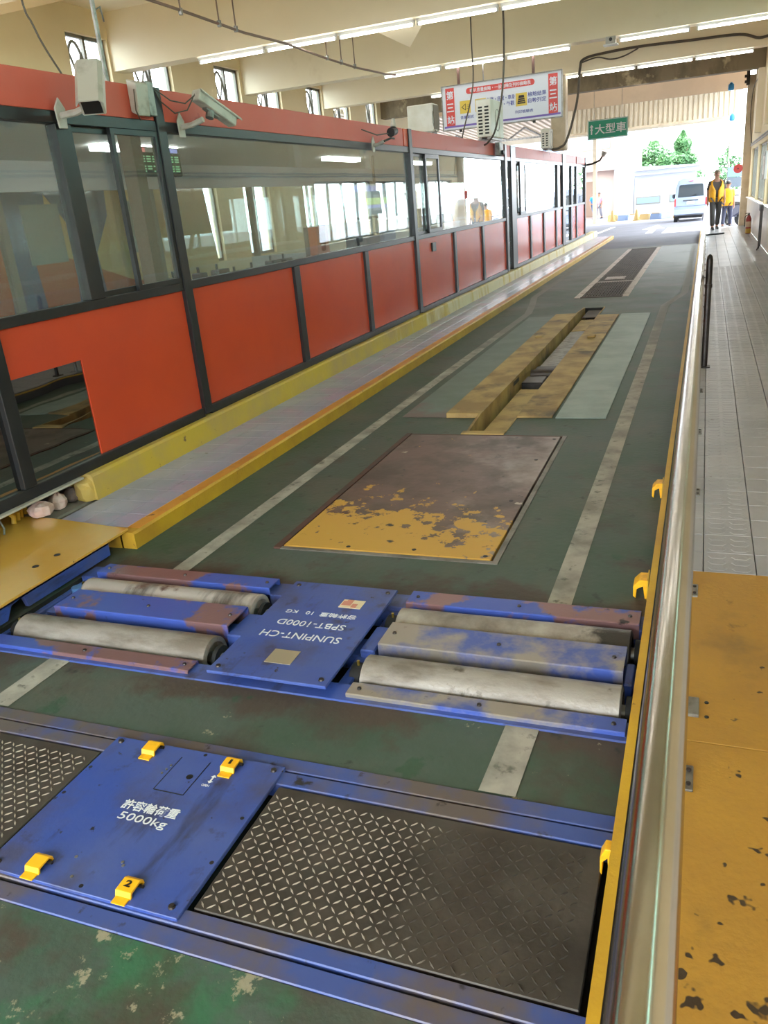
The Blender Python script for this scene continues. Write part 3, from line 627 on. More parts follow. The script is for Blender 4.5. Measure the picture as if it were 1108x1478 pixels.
for i, (yy, cc, lb) in enumerate(((10.35, S(90, 130, 190), 'blue carton of papers on the booth counter'), (9.75, S(60, 90, 110), 'dark teal machine on the booth counter'))):
    t = thing('paper_carton', lb, 'carton', (-4.02, yy, 1.209))
    box('box_body', -.2, .1, 0, .45, 0, .2, mat('carton_%d' % i, cc, .6), t, .01)
    p = MB(); p.prism([(.02, .2), (.22, .2), (.16, .36), (.10, .38)], 0, -.08, -.04); p.build('paper', WHITEP, t)
for yy, lb in ((12.6, 'tilted monitor and keyboard behind the second booth window'), (19.2, 'monitor on the desk behind the far booth window')):
    t = thing('desk_monitor', lb, 'monitor', (-4.02, yy, 1.209))
    s = MB(); s.prism([(-.02, .06), (.02, .05), (.12, .42), (.08, .43)], 0, -.25, .2); s.xf(Matrix.Rotation(PI / 2 - .5, 4, 'Z')); s.build('screen_panel', BLACK, t)
    MB().cyl((0, 0, .0), (0, 0, .08), .05, .02).build('stand', BLACK, t)
    box('keyboard', .1, .28, .3, .75, 0, .03, mat('keyboard_brown', S(120, 108, 92), .6), t, .005)
for k in range(7):
    yy = 5.85 + k * .34 + random.uniform(-.05, .05)
    t = thing('desk_clutter', 'small dark desk item in the row behind the long booth window', 'desk item', (-4.15, yy, 1.209), group='row of desk items')
    h = random.uniform(.04, .10); box('body', -.05, .05, 0, random.uniform(.08, .2), 0, h, BLACK if k % 2 else mat('grey_item', S(90, 92, 96), .5), t, .008)
    MB().cyl((0, .04, h), (0, .04, h + .05), .012).build('knob', BLACK, t)

# coach in the lane behind the booth
coach = thing('coach', 'cream coach with blue fins and an orange swoosh in the lane behind the booth', 'coach', (-9.0, 2.0, 0))
CCREAM = mat('coach_cream', S(222, 190, 132), 0.35); CORANGE = mat('coach_orange', S(196, 96, 52), 0.35); CBLUE = mat('coach_blue', S(74, 100, 142), 0.35)
b = MB(); b.prism([(0, .35), (8.4, .35), (8.6, 1.2), (8.35, 3.0), (8.1, 3.15), (0.2, 3.15), (0, 3.0)], 0, 0, 2.4); b.build('body', CCREAM, coach, .05)
d = MB(); d.prism([(0.1, .4), (8.45, .4), (8.5, .8), (6.5, 1.15), (4.2, 1.9), (2.2, 1.3), (0.1, 1.2)], 0, 2.40, 2.408); d.build('painted_swoosh', CORANGE, coach)
for y in (1.6, 2.9, 4.5, 5.5):
    d = MB(); d.prism([(y, .9), (y + .5, .9), (y + .45, 1.5), (y + .75, 1.9), (y + .8, 2.4), (y + .25, 2.95), (y + .05, 2.4), (y - .25, 2.2), (y + .1, 1.8)], 0, 2.40, 2.412); d.build('painted_fin', CBLUE, coach)
for y in (1.9, 3.3, 4.9, 6.6): box('side_window', 2.40, 2.42, y, y + .55, 1.45, 2.05, mat('coach_pane', S(150, 160, 160), .08), coach)
for y in (1.6, 6.9):
    for x in (.15, 2.1): MB().cyl((x, y, .48), (x + .26, y, .48), .48, n=20).build('wheel', RUBBER, coach)

# ---------------------------------------------------------------- near end of the sidewalk: yellow bridging plate, stones, pipes
t = thing('bridging_plate', 'yellow steel plate bridging the brake pit edge beside the sidewalk', 'steel plate', (0, 0, 0))
p = MB(); p.prism([(-4.1, 0.6), (-3.0, 0.6), (-3.0, 3.40), (-3.60, 3.47), (-4.1, 3.47)], 2, .103, .118); p.build('plate', YPLATE, t, .002)
w = MB(); w.prism([(0.6, .09), (0.6, -.02), (2.30, -.02), (2.33, .015), (2.48, .015), (2.52, .075), (2.62, .09)], 0, -3.045, -3.02)
w.build('side_plate', BLUE, t)
w = MB(); w.prism([(2.60, .102), (2.62, .02), (3.24, .02), (3.24, .102)], 0, -3.045, -3.02); w.build('side_plate', BLUE, t)
w = MB(); w.box(-3.045, -3.02, .6, 3.24, .085, .1025); w.build('edge_angle', DKMETAL, t)
for yy in (2.7, 3.05, 3.2): MB().cyl((-3.35 + yy * .06, yy - .2, .118), (-3.35 + yy * .06, yy - .2, .1195), .018, n=8).build('hole', DARK, t)
def stone(c, r, m, lb):
    s = MB(); s.ell((0, 0, 0), r[0], r[1], r[2], 10, 7)
    rnd = random.Random(int(c[0] * 1000)); s.v = [(v[0] * rnd.uniform(.86, 1.1), v[1] * rnd.uniform(.86, 1.1), max(-r[2] * .75, v[2] * rnd.uniform(.85, 1.1))) for v in s.v]
    tag(s.build('stone', m, bevel=.0, loc=(c[0], c[1], c[2] + r[2] * .75)), lb, 'stone')
tag(box('rubble_base', -4.0, -3.625, 3.2, 3.84, 0, .1, CONC, bevel=.01), 'grey concrete block under the rubble stones at the booth corner', 'concrete block')
stone((-3.72, 3.50, .12), (.075, .085, .05), STONE1, 'pale pink rubble stone lying nearest the yellow plate')
stone((-3.74, 3.665, .1), (.06, .065, .06), STONE1, 'pale pink rubble stone leaning behind the front one')
stone((-3.75, 3.80, .1), (.05, .055, .055), STONE2, 'grey brown rubble stone against the yellow plinth')
for k in range(4):
    mb = MB(); mb.tube([(-3.80 - .02 * k, 3.35 + .05 * k, .12), (-3.80 - .02 * k, 3.36 + .05 * k, .16), (-3.86 - .02 * k, 3.36 + .05 * k, .20)], .016, 8)
    tag(mb.build('cable_sleeve', YKERB, smooth=True), 'yellow cable sleeve rising under the booth corner', 'pipe', 'yellow cable sleeves')
for k in range(2):
    mb = MB(); mb.tube([(-3.72, 3.10 + .09 * k, .12), (-3.73, 3.12 + .09 * k, .15), (-3.76, 3.12 + .09 * k, .215)], .006, 6)
    tag(mb.build('grey_wire', GALV), 'thin grey wire hanging under the booth corner', 'wire', 'wires under the booth')

# ---------------------------------------------------------------- roller brake tester
bt = thing('roller_brake_tester', 'blue roller brake tester set in the lane floor', 'brake tester', (0, 0, 0))
def roller(x0, x1, y, z, r, m):
    o = MB(); n = 28
    prof = [(x0 + .004, r - .004), (x0, r - .01)]
    rings = [(x0, r - .012), (x0 + .006, r), (x1 - .006, r), (x1, r - .012)]
    vs = []; fs = []
    for (x, rr) in rings:
        for j in range(n):
            a = 2 * PI * j / n; vs.append((x, y + rr * math.cos(a), z + rr * math.sin(a)))
    for i in range(3):
        for j in range(n): fs.append((i * n + j, i * n + (j + 1) % n, (i + 1) * n + (j + 1) % n, (i + 1) * n + j))
    # recessed ends
    for (x, xi, base) in ((x0, x0 + .03, 0), (x1, x1 - .03, 3)):
        b = len(vs)
        for rr, xx in ((r - .022, x), (r - .022, xi)):
            for j in range(n):
                a = 2 * PI * j / n; vs.append((xx, y + rr * math.cos(a), z + rr * math.sin(a)))
        for j in range(n):
            fs.append((base * n + j, base * n + (j + 1) % n, b + (j + 1) % n, b + j)); fs.append((b + j, b + (j + 1) % n, b + n + (j + 1) % n, b + n + j))
        fs.append(tuple(b + n + j for j in range(n)))
    o.add(vs, fs)
    ro = o.build('roller', m, bt, smooth=True)
    MB().cyl((x0 - .07, y, z), (x1 + .06, y, z), .03, n=14).build('axle', GALV, ro, smooth=True)
    MB().cyl((x0 - .055, y, z), (x0 - .012, y, z), .062, n=18).build('bearing', RUBBER, ro, smooth=True)
    MB().cyl((x1 + .012, y, z), (x1 + .03, y, z), .062, n=18).build('bearing', RUBBER, ro, smooth=True)
    MB().cyl((x0 - .03, y, z + .06), (x0 - .03, y, z + .08), .006, n=8).build('grease_nipple', mat('brass', S(200, 170, 80), .3, .9), ro)
    return ro
RAD = .098
roller(-2.92, -1.87, 2.485, -.045, RAD, ROLLER); roller(-1.17, -.19, 2.485, -.045, RAD, ROLLER)
roller(-2.88, -1.87, 2.885, -.045, RAD, ROLLERDARK); roller(-1.17, -.19, 2.885, -.045, RAD, ROLLEREND)
def bolt(x, y, z, parent, r=.010): MB().cyl((x, y, z), (x, y, z + .006), r, r * .8, n=8).build('bolt', DKMETAL, parent)
def cover(name, x0, x1, y0, y1, zt, skirt, m, bolts=True):
    c = MB(); c.prism([(y0, zt - skirt), (y0 + .004, zt - skirt), (y0 + .006, zt - .006), (y1 - .006, zt - .006), (y1 - .004, zt - skirt), (y1, zt - skirt), (y1, zt - .004), (y1 - .004, zt), (y0 + .004, zt), (y0, zt - .004)], 0, x0, x1)
    o = c.build(name, m, bt)
    if bolts:
        for x in (x0 + .04, (x0 + x1) / 2, x1 - .04): bolt(x, (y0 + y1) / 2, zt, o, .009)
    return o
# frame rails
for y0, y1, z1 in ((2.255, 2.365, .006), (2.985, 3.11, .012), (2.62, 2.76, -.03)):
    box('frame_rail', -3.015, XR - .005, y0, y1, -.10, z1, BLUE, bt, .004)
for x0, x1 in ((-1.83, -1.77), (-1.25, -1.20), (-3.0, -2.965)):
    box('cross_member', x0, x1, 2.365, 2.985, -.16, -.01, BLUE, bt, .004)
cover('front_strip', -2.98, -1.87, 2.28, 2.362, .022, .02, BLUEW); cover('front_strip', -1.17, -.165, 2.28, 2.362, .022, .02, COVERSTEEL)
cover('back_strip', -2.90, -1.87, 2.985, 3.095, .045, .07, BLUEW); cover('back_strip', -1.17, -.17, 2.975, 3.095, .045, .07, BLUEW)
cover('centre_cover', -2.84, -1.87, 2.60, 2.785, .052, .085, BLUEW); cover('centre_cover', -1.16, -.20, 2.60, 2.785, .052, .085, COVERSTEEL)
box('bearing_block', -1.87, -1.78, 2.58, 2.78, -.08, .02, BLUE, bt, .006); box('bearing_block', -1.235, -1.17, 2.58, 2.78, -.08, .025, BLUE, bt, .006)
box('bearing_block', -2.90, -2.84, 2.60, 2.75, -.08, .02, BLUE, bt, .006); box('bearing_block', -.20, -.165, 2.60, 2.75, -.10, .0, BLUE, bt, .006)
MB().cyl((-2.90, 2.83, -.04), (-2.90, 2.83, .035), .03, n=14).build('sensor_cap', mat('cap_blue', S(70, 110, 160), .4), bt, smooth=True)
cp = MB(); cp.box(-1.765, -1.24, 2.262, 3.072, .038, .052); cpo = cp.build('cover_plate', BLUE, bt, .003)
for x in (-1.73, -1.275):
    for y in (2.30, 3.03): bolt(x, y, .052, cpo, .012)
R180 = lambda x, y, z: frame_m((x, y, z), (-1, 0, 0), (0, -1, 0))
text('SUNPINT-CH', .37, .048, R180(-1.505, 2.585, .0522), LETTER, cpo)
text('SPBT-1000D', .32, .044, R180(-1.505, 2.688, .0522), LETTER, cpo)
text('容許軸重  10   KG', .34, .036, R180(-1.50, 2.782, .0522), LETTER, cpo)
box('name_plate', -1.56, -1.445, 2.37, 2.47, .052, .054, mat('nameplate_tan', S(178, 166, 140), .4, .5), cpo)
STK = mat('sticker_cream', S(214, 196, 160), .6)
st = MB(); st.box(-1.45, -1.345, 2.86, 2.935, .052, .0535); so = st.build('sticker', STK, cpo)
for a, b, c, d in ((-1.445, -1.40, 2.88, 2.92), (-1.395, -1.37, 2.865, 2.90), (-1.43, -1.40, 2.92, 2.933)): box('sticker_mark', a, b, c, d, .0535, .0542, mat('sticker_pink', S(196, 130, 110), .6), so)

# ---------------------------------------------------------------- wheel load scale (front)
ws = thing('wheel_load_scale', 'blue and steel wheel load scale set in the near floor', 'wheel scale', (0, 0, 0))
for y0, y1, z1 in ((1.847, 1.908, .004), (1.777, 1.838, .006), (1.217, 1.268, .006), (1.152, 1.208, .004)):
    box('frame_strip', -2.92, XR - .005, y0, y1, -.05, z1, BLUED, ws, .003)
def tread_plate(x0, x1, y0, y1):
    tp = box('tread_plate', x0, x1, y0, y1, -.03, .004, STEELDK, ws, .003)
    mb = MB(); p = .0268; ny = int((y1 - y0 - .02) / p); nx = int((x1 - x0 - .02) / p)
    for i in range(nx):
        for j in range(ny):
            cx, cy = x0 + .018 + i * p, y0 + .018 + j * p
            a = PI / 4 if (i + j) % 2 else -PI / 4
            ca, sa = math.cos(a), math.sin(a); l, w_ = .0132, .0029
            q = [(-l, 0, 0), (0, -w_, 0), (l, 0, 0), (0, w_, 0), (-l * .6, 0, .0030), (l * .6, 0, .0030)]
            mb.add([(cx + x * ca - yy * sa, cy + x * sa + yy * ca, .004 + z) for x, yy, z in q], [(0, 1, 5, 4), (1, 2, 5), (2, 3, 4, 5), (3, 0, 4)])
    me = bpy.data.meshes.new('raised_tread'); me.from_pydata(mb.v, [], mb.f); o = put(me, 'raised_tread', TREAD, tp); o['kind'] = 'stuff'
tread_plate(-1.185, -.175, 1.277, 1.770); tread_plate(-2.91, -1.895, 1.277, 1.770)
cv = box('cover_plate', -1.875, -1.20, 1.225, 1.85, .0, .016, BLUE, ws, .002)
for x, y in ((-1.845, 1.825), (-1.23, 1.822), (-1.84, 1.25), (-1.235, 1.255)): bolt(x, y, .016, cv, .011)
for x, y in ((-1.86, 1.55), (-1.86, 1.68), (-1.22, 1.60), (-1.215, 1.42), (-1.50, 1.835), (-1.53, 1.245)): MB().cyl((x, y, .016), (x, y, .0165), .007, n=8).build('screw_hole', BLACKP, cv)
for x, y in ((-1.62, 1.33), (-1.58, 1.265), (-1.46, 1.34), (-1.42, 1.285), (-1.47, 1.35)): MB().cyl((x, y, .016), (x, y, .018), .005, n=8).build('rivet', GALV, cv)
hd = box('hatch', -1.572, -1.462, 1.642, 1.80, .016, .0172, BLUE, cv)
g = MB(); g.box(-1.575, -1.572, 1.64, 1.803, .016, .0178); g.box(-1.462, -1.4595, 1.64, 1.803, .016, .0176); g.box(-1.572, -1.462, 1.639, 1.642, .016, .0176); g.build('hatch_seam', BLACKP, cv)
MB().cyl((-1.489, 1.722, .0172), (-1.489, 1.722, .0178), .012, n=14).build('finger_hole', BLACKP, hd)
for k in range(3): MB().cyl((-1.585 - .004 * k, 1.755 - .02 * k, .016), (-1.585 - .004 * k, 1.755 - .02 * k, .020), .004, n=6).build('hinge_rivet', GALV, cv)
N0 = lambda x, y, z: frame_m((x, y, z), (1, 0, 0), (0, 1, 0))
text('許容輪荷重', .205, .042, N0(-1.525, 1.560, .0163), LETTER, cv, bold=.012)
text('5000kg', .175, .040, N0(-1.520, 1.508, .0163), LETTER, cv)
text('OPEN', .028, .010, N0(-1.415, 1.700, .0163), LETTER, cv)
a = MB(); a.prism([(-1.410, 1.712), (-1.400, 1.722), (-1.407, 1.722), (-1.407, 1.742), (-1.400, 1.742), (-1.410, 1.752), (-1.420, 1.742), (-1.413, 1.742), (-1.413, 1.722), (-1.420, 1.722)], 2, .016, .0166); a.build('painted_arrow', LETTER, cv)
def latch(x, y, mark):
    l = MB(); r = [(-.034, .0), (-.026, .0), (-.022, .012), (.014, .015), (.022, .008), (.022, .0), (.030, .0), (.028, .014), (.016, .022), (-.027, .019)]
    l.prism(r, 0, -.026, .026); l.xf(Matrix.Translation((x, y, .016)))
    lo = l.build('latch', YELLOWP, ws, .001)
    p = MB(); p.box(x - .022, x + .022, y - .056, y - .030, .016, .020); p.build('latch_tab', YELLOWP, lo)
    MB().cyl((x - .036, y + .012, .022), (x + .036, y + .012, .022), .005, n=8).build('latch_pin', DKMETAL, lo)
    if mark: text(mark, .009 if mark == '1' else .02, .022, N0(x, y - .002, .0375), BLACKP, lo, bold=.03)
for x, y, mk in ((-1.70, 1.815, ''), (-1.378, 1.805, '1'), (-1.705, 1.275, ''), (-1.385, 1.275, '2')): latch(x, y, mk)

# ---------------------------------------------------------------- rusty pit cover plate
t = thing('pit_cover', 'rusty brown steel pit cover with flaking yellow paint', 'steel plate', (0, 0, 0))
box('plate', -2.095, -.925, 3.565, 5.765, -.025, .006, RUST, t, .002)
box('frame_edge', -2.14, -2.10, 3.525, 5.80, -.028, .008, RUSTEDGE, t); box('frame_edge', -.912, -.882, 3.525, 5.80, -.028, .004, EDGEGREY, t)
box('frame_edge', -2.10, -.912, 3.525, 3.555, -.028, .003, EDGEGREY, t); box('frame_edge', -2.10, -.912, 5.772, 5.80, -.028, .003, RUSTEDGE, t)
for x, y in ((-1.72, 3.60), (-.96, 3.60), (-1.0, 4.4), (-1.0, 5.2), (-1.35, 3.62), (-.96, 5.70)): MB().cyl((x, y, .006), (x, y, .0075), .013, n=8).build('screw_head', BLACKP, t)

# ---------------------------------------------------------------- inspection pit with worn yellow ramp plates
lp = thing('pit_jack_track', 'worn yellow track plates on both sides of a narrow pit', 'pit track', (0, 0, 0))
for y0, y1 in ((6.29, 9.08), (9.085, 11.92)):
    box('track_plate', -1.96, -1.675, y0, y1, .001, .045, YOLD, lp, .004)
for y0, y1 in ((6.31, 7.95), (7.955, 9.07), (9.075, 11.9)):
    box('track_plate', -1.365, -1.075, y0, y1, .001, .018, YOLD, lp, .003)
w = MB(); w.prism([(5.86, -.19), (12.76, -.19), (12.76, .01), (11.94, .05), (11.92, .045), (6.28, .045), (5.86, .004)], 0, -1.676, -1.655); w.build('side_wall', YOLD, lp)
w = MB(); w.prism([(5.90, -.19), (12.76, -.19), (12.76, .012), (5.90, .004)], 0, -1.372, -1.360); w.build('side_wall', YOLD, lp)
for y0, y1, m, z in ((6.0, 7.6, YOLD, -.06), (8.55, 9.1, GALV, -.05), (9.1, 10.9, GALV, -.05), (10.95, 11.9, YOLD, -.05), (12.0, 12.7, GRATEM, -.03)):
    box('pit_plate', -1.60, -1.375, y0, y1, z - .01, z, m, lp, .002)
mb = MB(); mb.box(-1.62, -1.42, 7.75, 8.05, -.14, -.03); mb.cyl((-1.62, 8.25, -.06), (-1.38, 8.25, -.06), .055, n=14); mb.box(-1.60, -1.40, 8.35, 8.5, -.12, -.02); mb.build('jack_head', DKMETAL, lp, .006)
box('end_sill', -1.70, -1.36, 5.80, 5.88, .0, .012, YOLD, lp, .003)
box('slot', -1.6549, -1.6535, 7.55, 7.80, -.02, .02, BLACKP, lp)
for x in (-1.85, -1.22): box('stop_block', x - .045, x + .045, 9.94, 10.06, .018, .062 if x < -1.5 else .046, YOLD, lp, .008)
for k, (y0, y1) in enumerate(((6.30, 7.225), (7.23, 8.775), (8.78, 10.325), (10.33, 11.98))):
    tag(box('floor_plate', -1.05, -.655, y0, y1, .001, .009, PLATEGREY, bevel=.002), ['pale grey-green ribbed plate nearest the rusty cover', 'pale grey-green ribbed plate second from the rusty cover', 'pale grey-green ribbed plate third from the rusty cover', 'pale grey-green ribbed plate nearest the floor grating'][k], 'steel plate', 'pale plates along the yellow track')
tag(box('floor_plate', -2.36, -1.965, 6.30, 11.96, .001, .006, PLATEGREEN, bevel=.002), 'long dull green plate left of the yellow track', 'steel plate')

# ---------------------------------------------------------------- floor grating over the far pit
gr = thing('floor_grating', 'brown bar grating with white painted borders over the far pit', 'grating', (0, 0, 0))
for x0, x1 in ((-2.0, -1.895), (-1.225, -1.12)):
    for y0, y1 in ((13.98, 16.28), (16.31, 24.6)): box('border_strip', x0, x1, y0, y1, .001, .010, GRATEF, gr, .002)
box('cross_bar', -1.9, -1.21, 13.99, 14.06, -.05, .012, GRATEM, gr); box('cross_bar', -1.9, -1.21, 16.25, 16.31, -.05, .014, GRATEF, gr); box('cross_bar', -1.9, -1.21, 24.5, 24.6, -.05, .012, GRATEM, gr)
bm_ = MB().box(-.011, .011, 0, 2.19, -.045, .008).mesh('grate_bar')
for k in range(15): put(bm_, 'grate_bar', GRATEM, gr, (-1.865 + k * .0445, 14.06, 0))
bm2 = MB().box(-.014, .014, 0, 8.19, -.045, .008).mesh('grate_bar')
for k in range(15): put(bm2, 'grate_bar', GRATEM, gr, (-1.865 + k * .0445, 16.31, 0))
bm3 = MB().box(-.335, .335, -.012, .012, -.04, .004).mesh('grate_tie')
for k in range(44): put(bm3, 'grate_tie', GRATEM, gr, (-1.555, 14.3 + k * .235, 0))
tag(box('loose_sheet', -1.79, -1.42, 16.66, 17.12, .0085, .015, GRATEF, bevel=.002), 'pale sheet lying on the floor grating', 'sheet')

# ---------------------------------------------------------------- handrail, posts, hooks
hr = thing('handrail', 'stainless steel handrail along the edge of the walkway', 'handrail', (-.023, 0, .10))
ZRL = .90 - .10; RR = .0355
MB().tube([(0, -1.6, ZRL), (0, 2.0, ZRL), (0, 6, ZRL), (0, 12, ZRL), (0, 26.2, ZRL), (0, 26.45, ZRL - .03), (0, 26.5, ZRL - .15)], RR, 28).build('rail_tube', INOX, hr, smooth=True)
for k in range(22):
    y = 0.80 + k * 1.2
    p = MB().cyl((0, y, .0), (0, y, ZRL - RR + .004), .019, n=14).build('rail_post', INOX, hr, smooth=True)
    b = box('base_plate', -.05, .068, y - .055, y + .055, .001, .009, GALV, p, .002)
    for dy in (-.03, .03): MB().cyl((.055, y + dy, .009), (.055, y + dy, .014), .007, n=8).build('anchor_bolt', DKMETAL, p)
p = thing('bollard', 'dark round metal post with a domed cap beside the handrail', 'post', (.05, 7.75, .10))
MB().tube([(0, 0, 0), (0, 0, .93), (0, 0, .965), (0, 0, .98)], [.027, .027, .021, .006], 16).build('shaft', DKMETAL, p, smooth=True)
MB().cyl((0, 0, .70), (0, 0, .73), .032, n=16).build('collar', DKMETAL, p, smooth=True); box('foot_plate', -.05, .05, -.05, .05, 0, .01, DKMETAL, p, .002)
t = thing('anchor_stub', 'small square metal stub left on the yellow sheet by the handrail', 'bracket', (.035, 2.355, .101))
box('stub', -.03, .022, -.05, .05, 0, .012, GALV, t, .002)
for dy in (-.04, .04): MB().cyl((.045, dy, 0), (.045, dy, .003), .007, n=8).build('bolt_hole', BLACKP, t)
for x, y, s, lb in ((-.192, 3.33, .75, 'yellow hooked bracket on the kerb behind the brake tester'), (-.188, 4.60, .7, 'yellow hooked bracket on the kerb beside the rusty cover'), (-.165, 1.70, .35, 'small yellow bracket on the kerb beside the tread plate')):
    t = thing('kerb_bracket', lb, 'bracket', (x, y, 0))
    h = MB(); h.prism([(.05 * s, .0), (.05 * s, .09), (.0, .09), (-.035 * s, .06), (-.035 * s, .01), (-.02 * s, 0), (-.015 * s, .045), (.02 * s, .06), (.03 * s, 0)], 1, -.055 * s, .055 * s); h.build('hook', YELLOWP, t, .002)
    box('back_plate', .042 * s, .05 * s, -.075 * s, .075 * s, 0, .097, YKERB, t)

# ---------------------------------------------------------------- security cameras, box, rod, wires on the booth
def bracket(t, y, z, reach):
    b = MB(); b.prism([(-.035, -.09), (.035, -.09), (.045, .02), (.0, .08), (-.045, .02)], 0, 0, .012); b.build('wall_plate', CAMBODY, t, .003)
    MB().tube([(0, 0, -.02), (reach * .5, 0, -.015), (reach, 0, .01)], .02, 8).build('arm', CAMBODY, t, smooth=True)
def housing(t, pos, aim, ln, w, h):
    aim = Vector(aim).normalized(); side_v = aim.cross(Vector((0, 0, 1))).normalized(); up = side_v.cross(aim)
    mm = Matrix((aim, side_v, up)).transposed().to_4x4(); mm.translation = Vector(pos)
    b = MB(); b.prism([(-w / 2, -h / 2), (w / 2, -h / 2), (w / 2, h * .35), (w * .38, h / 2), (-w * .38, h / 2), (-w / 2, h * .35)], 0, -ln / 2, ln / 2); b.xf(mm); o = b.build('camera_housing', CAMBODY, t, .006)
    s = MB(); s.prism([(-w * .58, h * .30), (-w * .58, h * .40), (-w * .42, h * .60), (w * .42, h * .60), (w * .58, h * .40), (w * .58, h * .30), (w * .53, h * .36), (w * .40, h * .545), (-w * .40, h * .545), (-w * .53, h * .36)], 0, -ln * .46, ln * .62); s.xf(mm); s.build('sun_shield', CAMBODY, o)
    g_ = MB(); g_.box(ln / 2 - .002, ln / 2 + .004, -w * .40, w * .40, -h * .36, h * .32); g_.xf(mm); g_.build('front_glass', BLACKP, o)
    k = MB(); k.cyl((-ln * .1, 0, -h / 2 - .05), (-ln * .1, 0, -h / 2), .03, n=12); k.box(-ln * .25, ln * .1, -w * .25, w * .25, -h / 2 - .014, -h / 2); k.xf(mm); k.build('swivel', GALV, t)
    return mm
t = thing('security_camera', 'boxy security camera pointing down the lane beside the sliding window', 'camera', (XB + .010, 4.30, 2.40))
bracket(t, 0, 0, .24); housing(t, (.24, .03, .105), (.30, -.55, -.72), .30, .135, .125)
t = thing('security_camera', 'white tubular security camera on the long window transom', 'camera', (XB + .010, 5.56, 2.40))
bracket(t, 0, 0, .20); housing(t, (.19, .20, .095), (.12, .80, -.34), .42, .08, .08)
MB().tube([(.16, .02, .19), (.10, -.03, .08), (.05, -.12, .06), (.008, -.22, .14), (.006, -.26, .2)], .005, 6).build('cable', CABLE, t)
MB().tube([(.16, .02, .18), (.11, -.06, .12), (.05, -.15, .14), (.006, -.26, .21)], .005, 6).build('cable', CABLE, t)
t = thing('flood_camera', 'small black round camera on an arm near the middle of the long window', 'camera', (XB + .010, 9.45, 2.40))
bracket(t, 0, 0, .14)
MB().tube([(.14, 0, .01), (.16, .2, .05), (.16, .3, .05)], .012, 8).build('arm', DKMETAL, t)
MB().tube([(.16, .20, .11), (.16, .34, .13)], [.05, .045], 14).build('lamp_head', BLACKP, t, smooth=True); MB().tube([(.16, .30, .17), (.16, .32, .26)], [.035, .02], 10).build('grey_cap', CAMBODY, t, smooth=True)
MB().tube([(.14, .16, .10), (.08, -.05, .08), (.02, -.35, .13)], .007, 6).build('cable', CABLE, t)
t = thing('wall_speaker', 'cream box speaker on the red band beside the main black post', 'speaker', (XB - .012, 5.03, 2.43))
b = MB(); b.prism([(0, .02), (.06, -.01), (.08, .19), (0, .22)], 1, 0, .13); b.build('case', CAMBODY, t, .006); box('side_box', 0, .06, .14, .215, 0, .215, GALV, t, .004)
MB().tube([(.06, -.01, .15), (.07, -.04, .02), (.03, .05, -.03)], .004, 6).build('cable', CABLE, t)
t = thing('hanging_rod', 'grey hanging rod coming down behind the near security camera', 'rod', (-3.9, 5.16, 0))
MB().cyl((0, 0, 2.476), (0, 0, 5.12), .016, n=10).build('rod', GALV, t); MB().tube([(0, .0, 3.10), (.02, .05, 3.13), (.0, .09, 3.05)], .006, 6).build('hook', GALV, t)
def cable(name, pts, r, m, lb, cat='cable', grp=None):
    # smooth through the points
    P = [Vector(p) for p in pts]; out = []
    for i in range(len(P) - 1):
        p0, p1, p2, p3 = P[max(i - 1, 0)], P[i], P[i + 1], P[min(i + 2, len(P) - 1)]
        for k in range(6):
            u = k / 6; out.append(.5 * ((2 * p1) + (-p0 + p2) * u + (2 * p0 - 5 * p1 + 4 * p2 - p3) * u * u + (-p0 + 3 * p1 - 3 * p2 + p3) * u ** 3))
    out.append(P[-1])
    return tag(MB().tube(out, r, 7).build(name, m, smooth=True), lb, cat, grp)
cable('hanging_wire', [(-3.72, 4.20, 5.12), (-3.72, 4.27, 3.2), (-3.71, 4.33, 2.86), (-3.68, 4.45, 2.625)], .006, CABLE, 'thin wire dropping to the red band left of the cameras')
cable('hanging_wire', [(-3.83, 15.0, 5.12), (-3.83, 15.0, 4.2), (-3.84, 15.0, 3.5), (-4.02, 14.9, 2.8), (-4.05, 14.75, 2.49)], .012, CABLE, 'thin wire dropping in front of the station sign to the booth roof')
cable('hanging_wire', [(-3.12, 14.2, 5.12), (-3.10, 14.2, 4.1), (-3.15, 14.2, 3.3), (-3.28, 14.2, 2.75), (-3.45, 14.4, 2.58), (-3.60, 14.7, 2.55)], .016, CABLE, 'dark looped wire dropping past the air conditioner')
t = thing('hanging_conduit', 'long brown conduit hung from the ceiling by thin rods', 'conduit', (-5.95, 0, 4.1))
MB().tube([(0, 4, .05), (0, 7.0, .02), (0, 9.5, .0), (0, 11.0, -.03), (0, 12.2, .0), (0, 13.7, -.03), (0, 15, -.03), (0, 16.5, .02), (0, 17.1, .06)], .018, 8).build('pipe', CONDUIT, t, smooth=True)
for y in (9.51, 10.38, 10.8, 13.74, 14.34, 14.94, 5.6, 6.4):
    MB().cyl((0, y, -.02), (0, y, 1.02), .010, n=6).build('hanger_rod', CONDUIT, t); MB().cyl((0, y, -.05), (0, y, .02), .028, n=8).build('clamp', GALV, t)
cable('thick_cable', [(1.2, 21.33, 4.45), (.88, 21.33, 4.40), (.48, 21.33, 4.52), (-.5, 21.33, 4.55), (-1.55, 21.33, 4.58), (-2.3, 21.33, 4.56), (-2.80, 21.33, 4.50), (-2.90, 21.33, 4.30), (-2.96, 21.25, 3.6), (-3.18, 21.2, 2.85), (-3.35, 21.2, 2.68), (-3.58, 21.2, 2.66)], .029, CABLE, 'thick dark cable bundle looping along the beam and down to the booth')
cable('loop_wire', [(-2.85, 21.26, 4.42), (-2.5, 21.26, 4.48), (-2.2, 21.26, 4.40), (-1.9, 21.26, 4.43), (-1.6, 21.26, 4.54)], .016, CABLE, 'thinner wire sagging below the thick cable bundle')
cable('wall_wire', [(1.24, 30.4, 2.6), (1.16, 30.4, 3.4), (1.2, 30.3, 4.2), (1.22, 26.2, 4.2)], .014, CABLE, 'wires running up the end of the walkway wall')

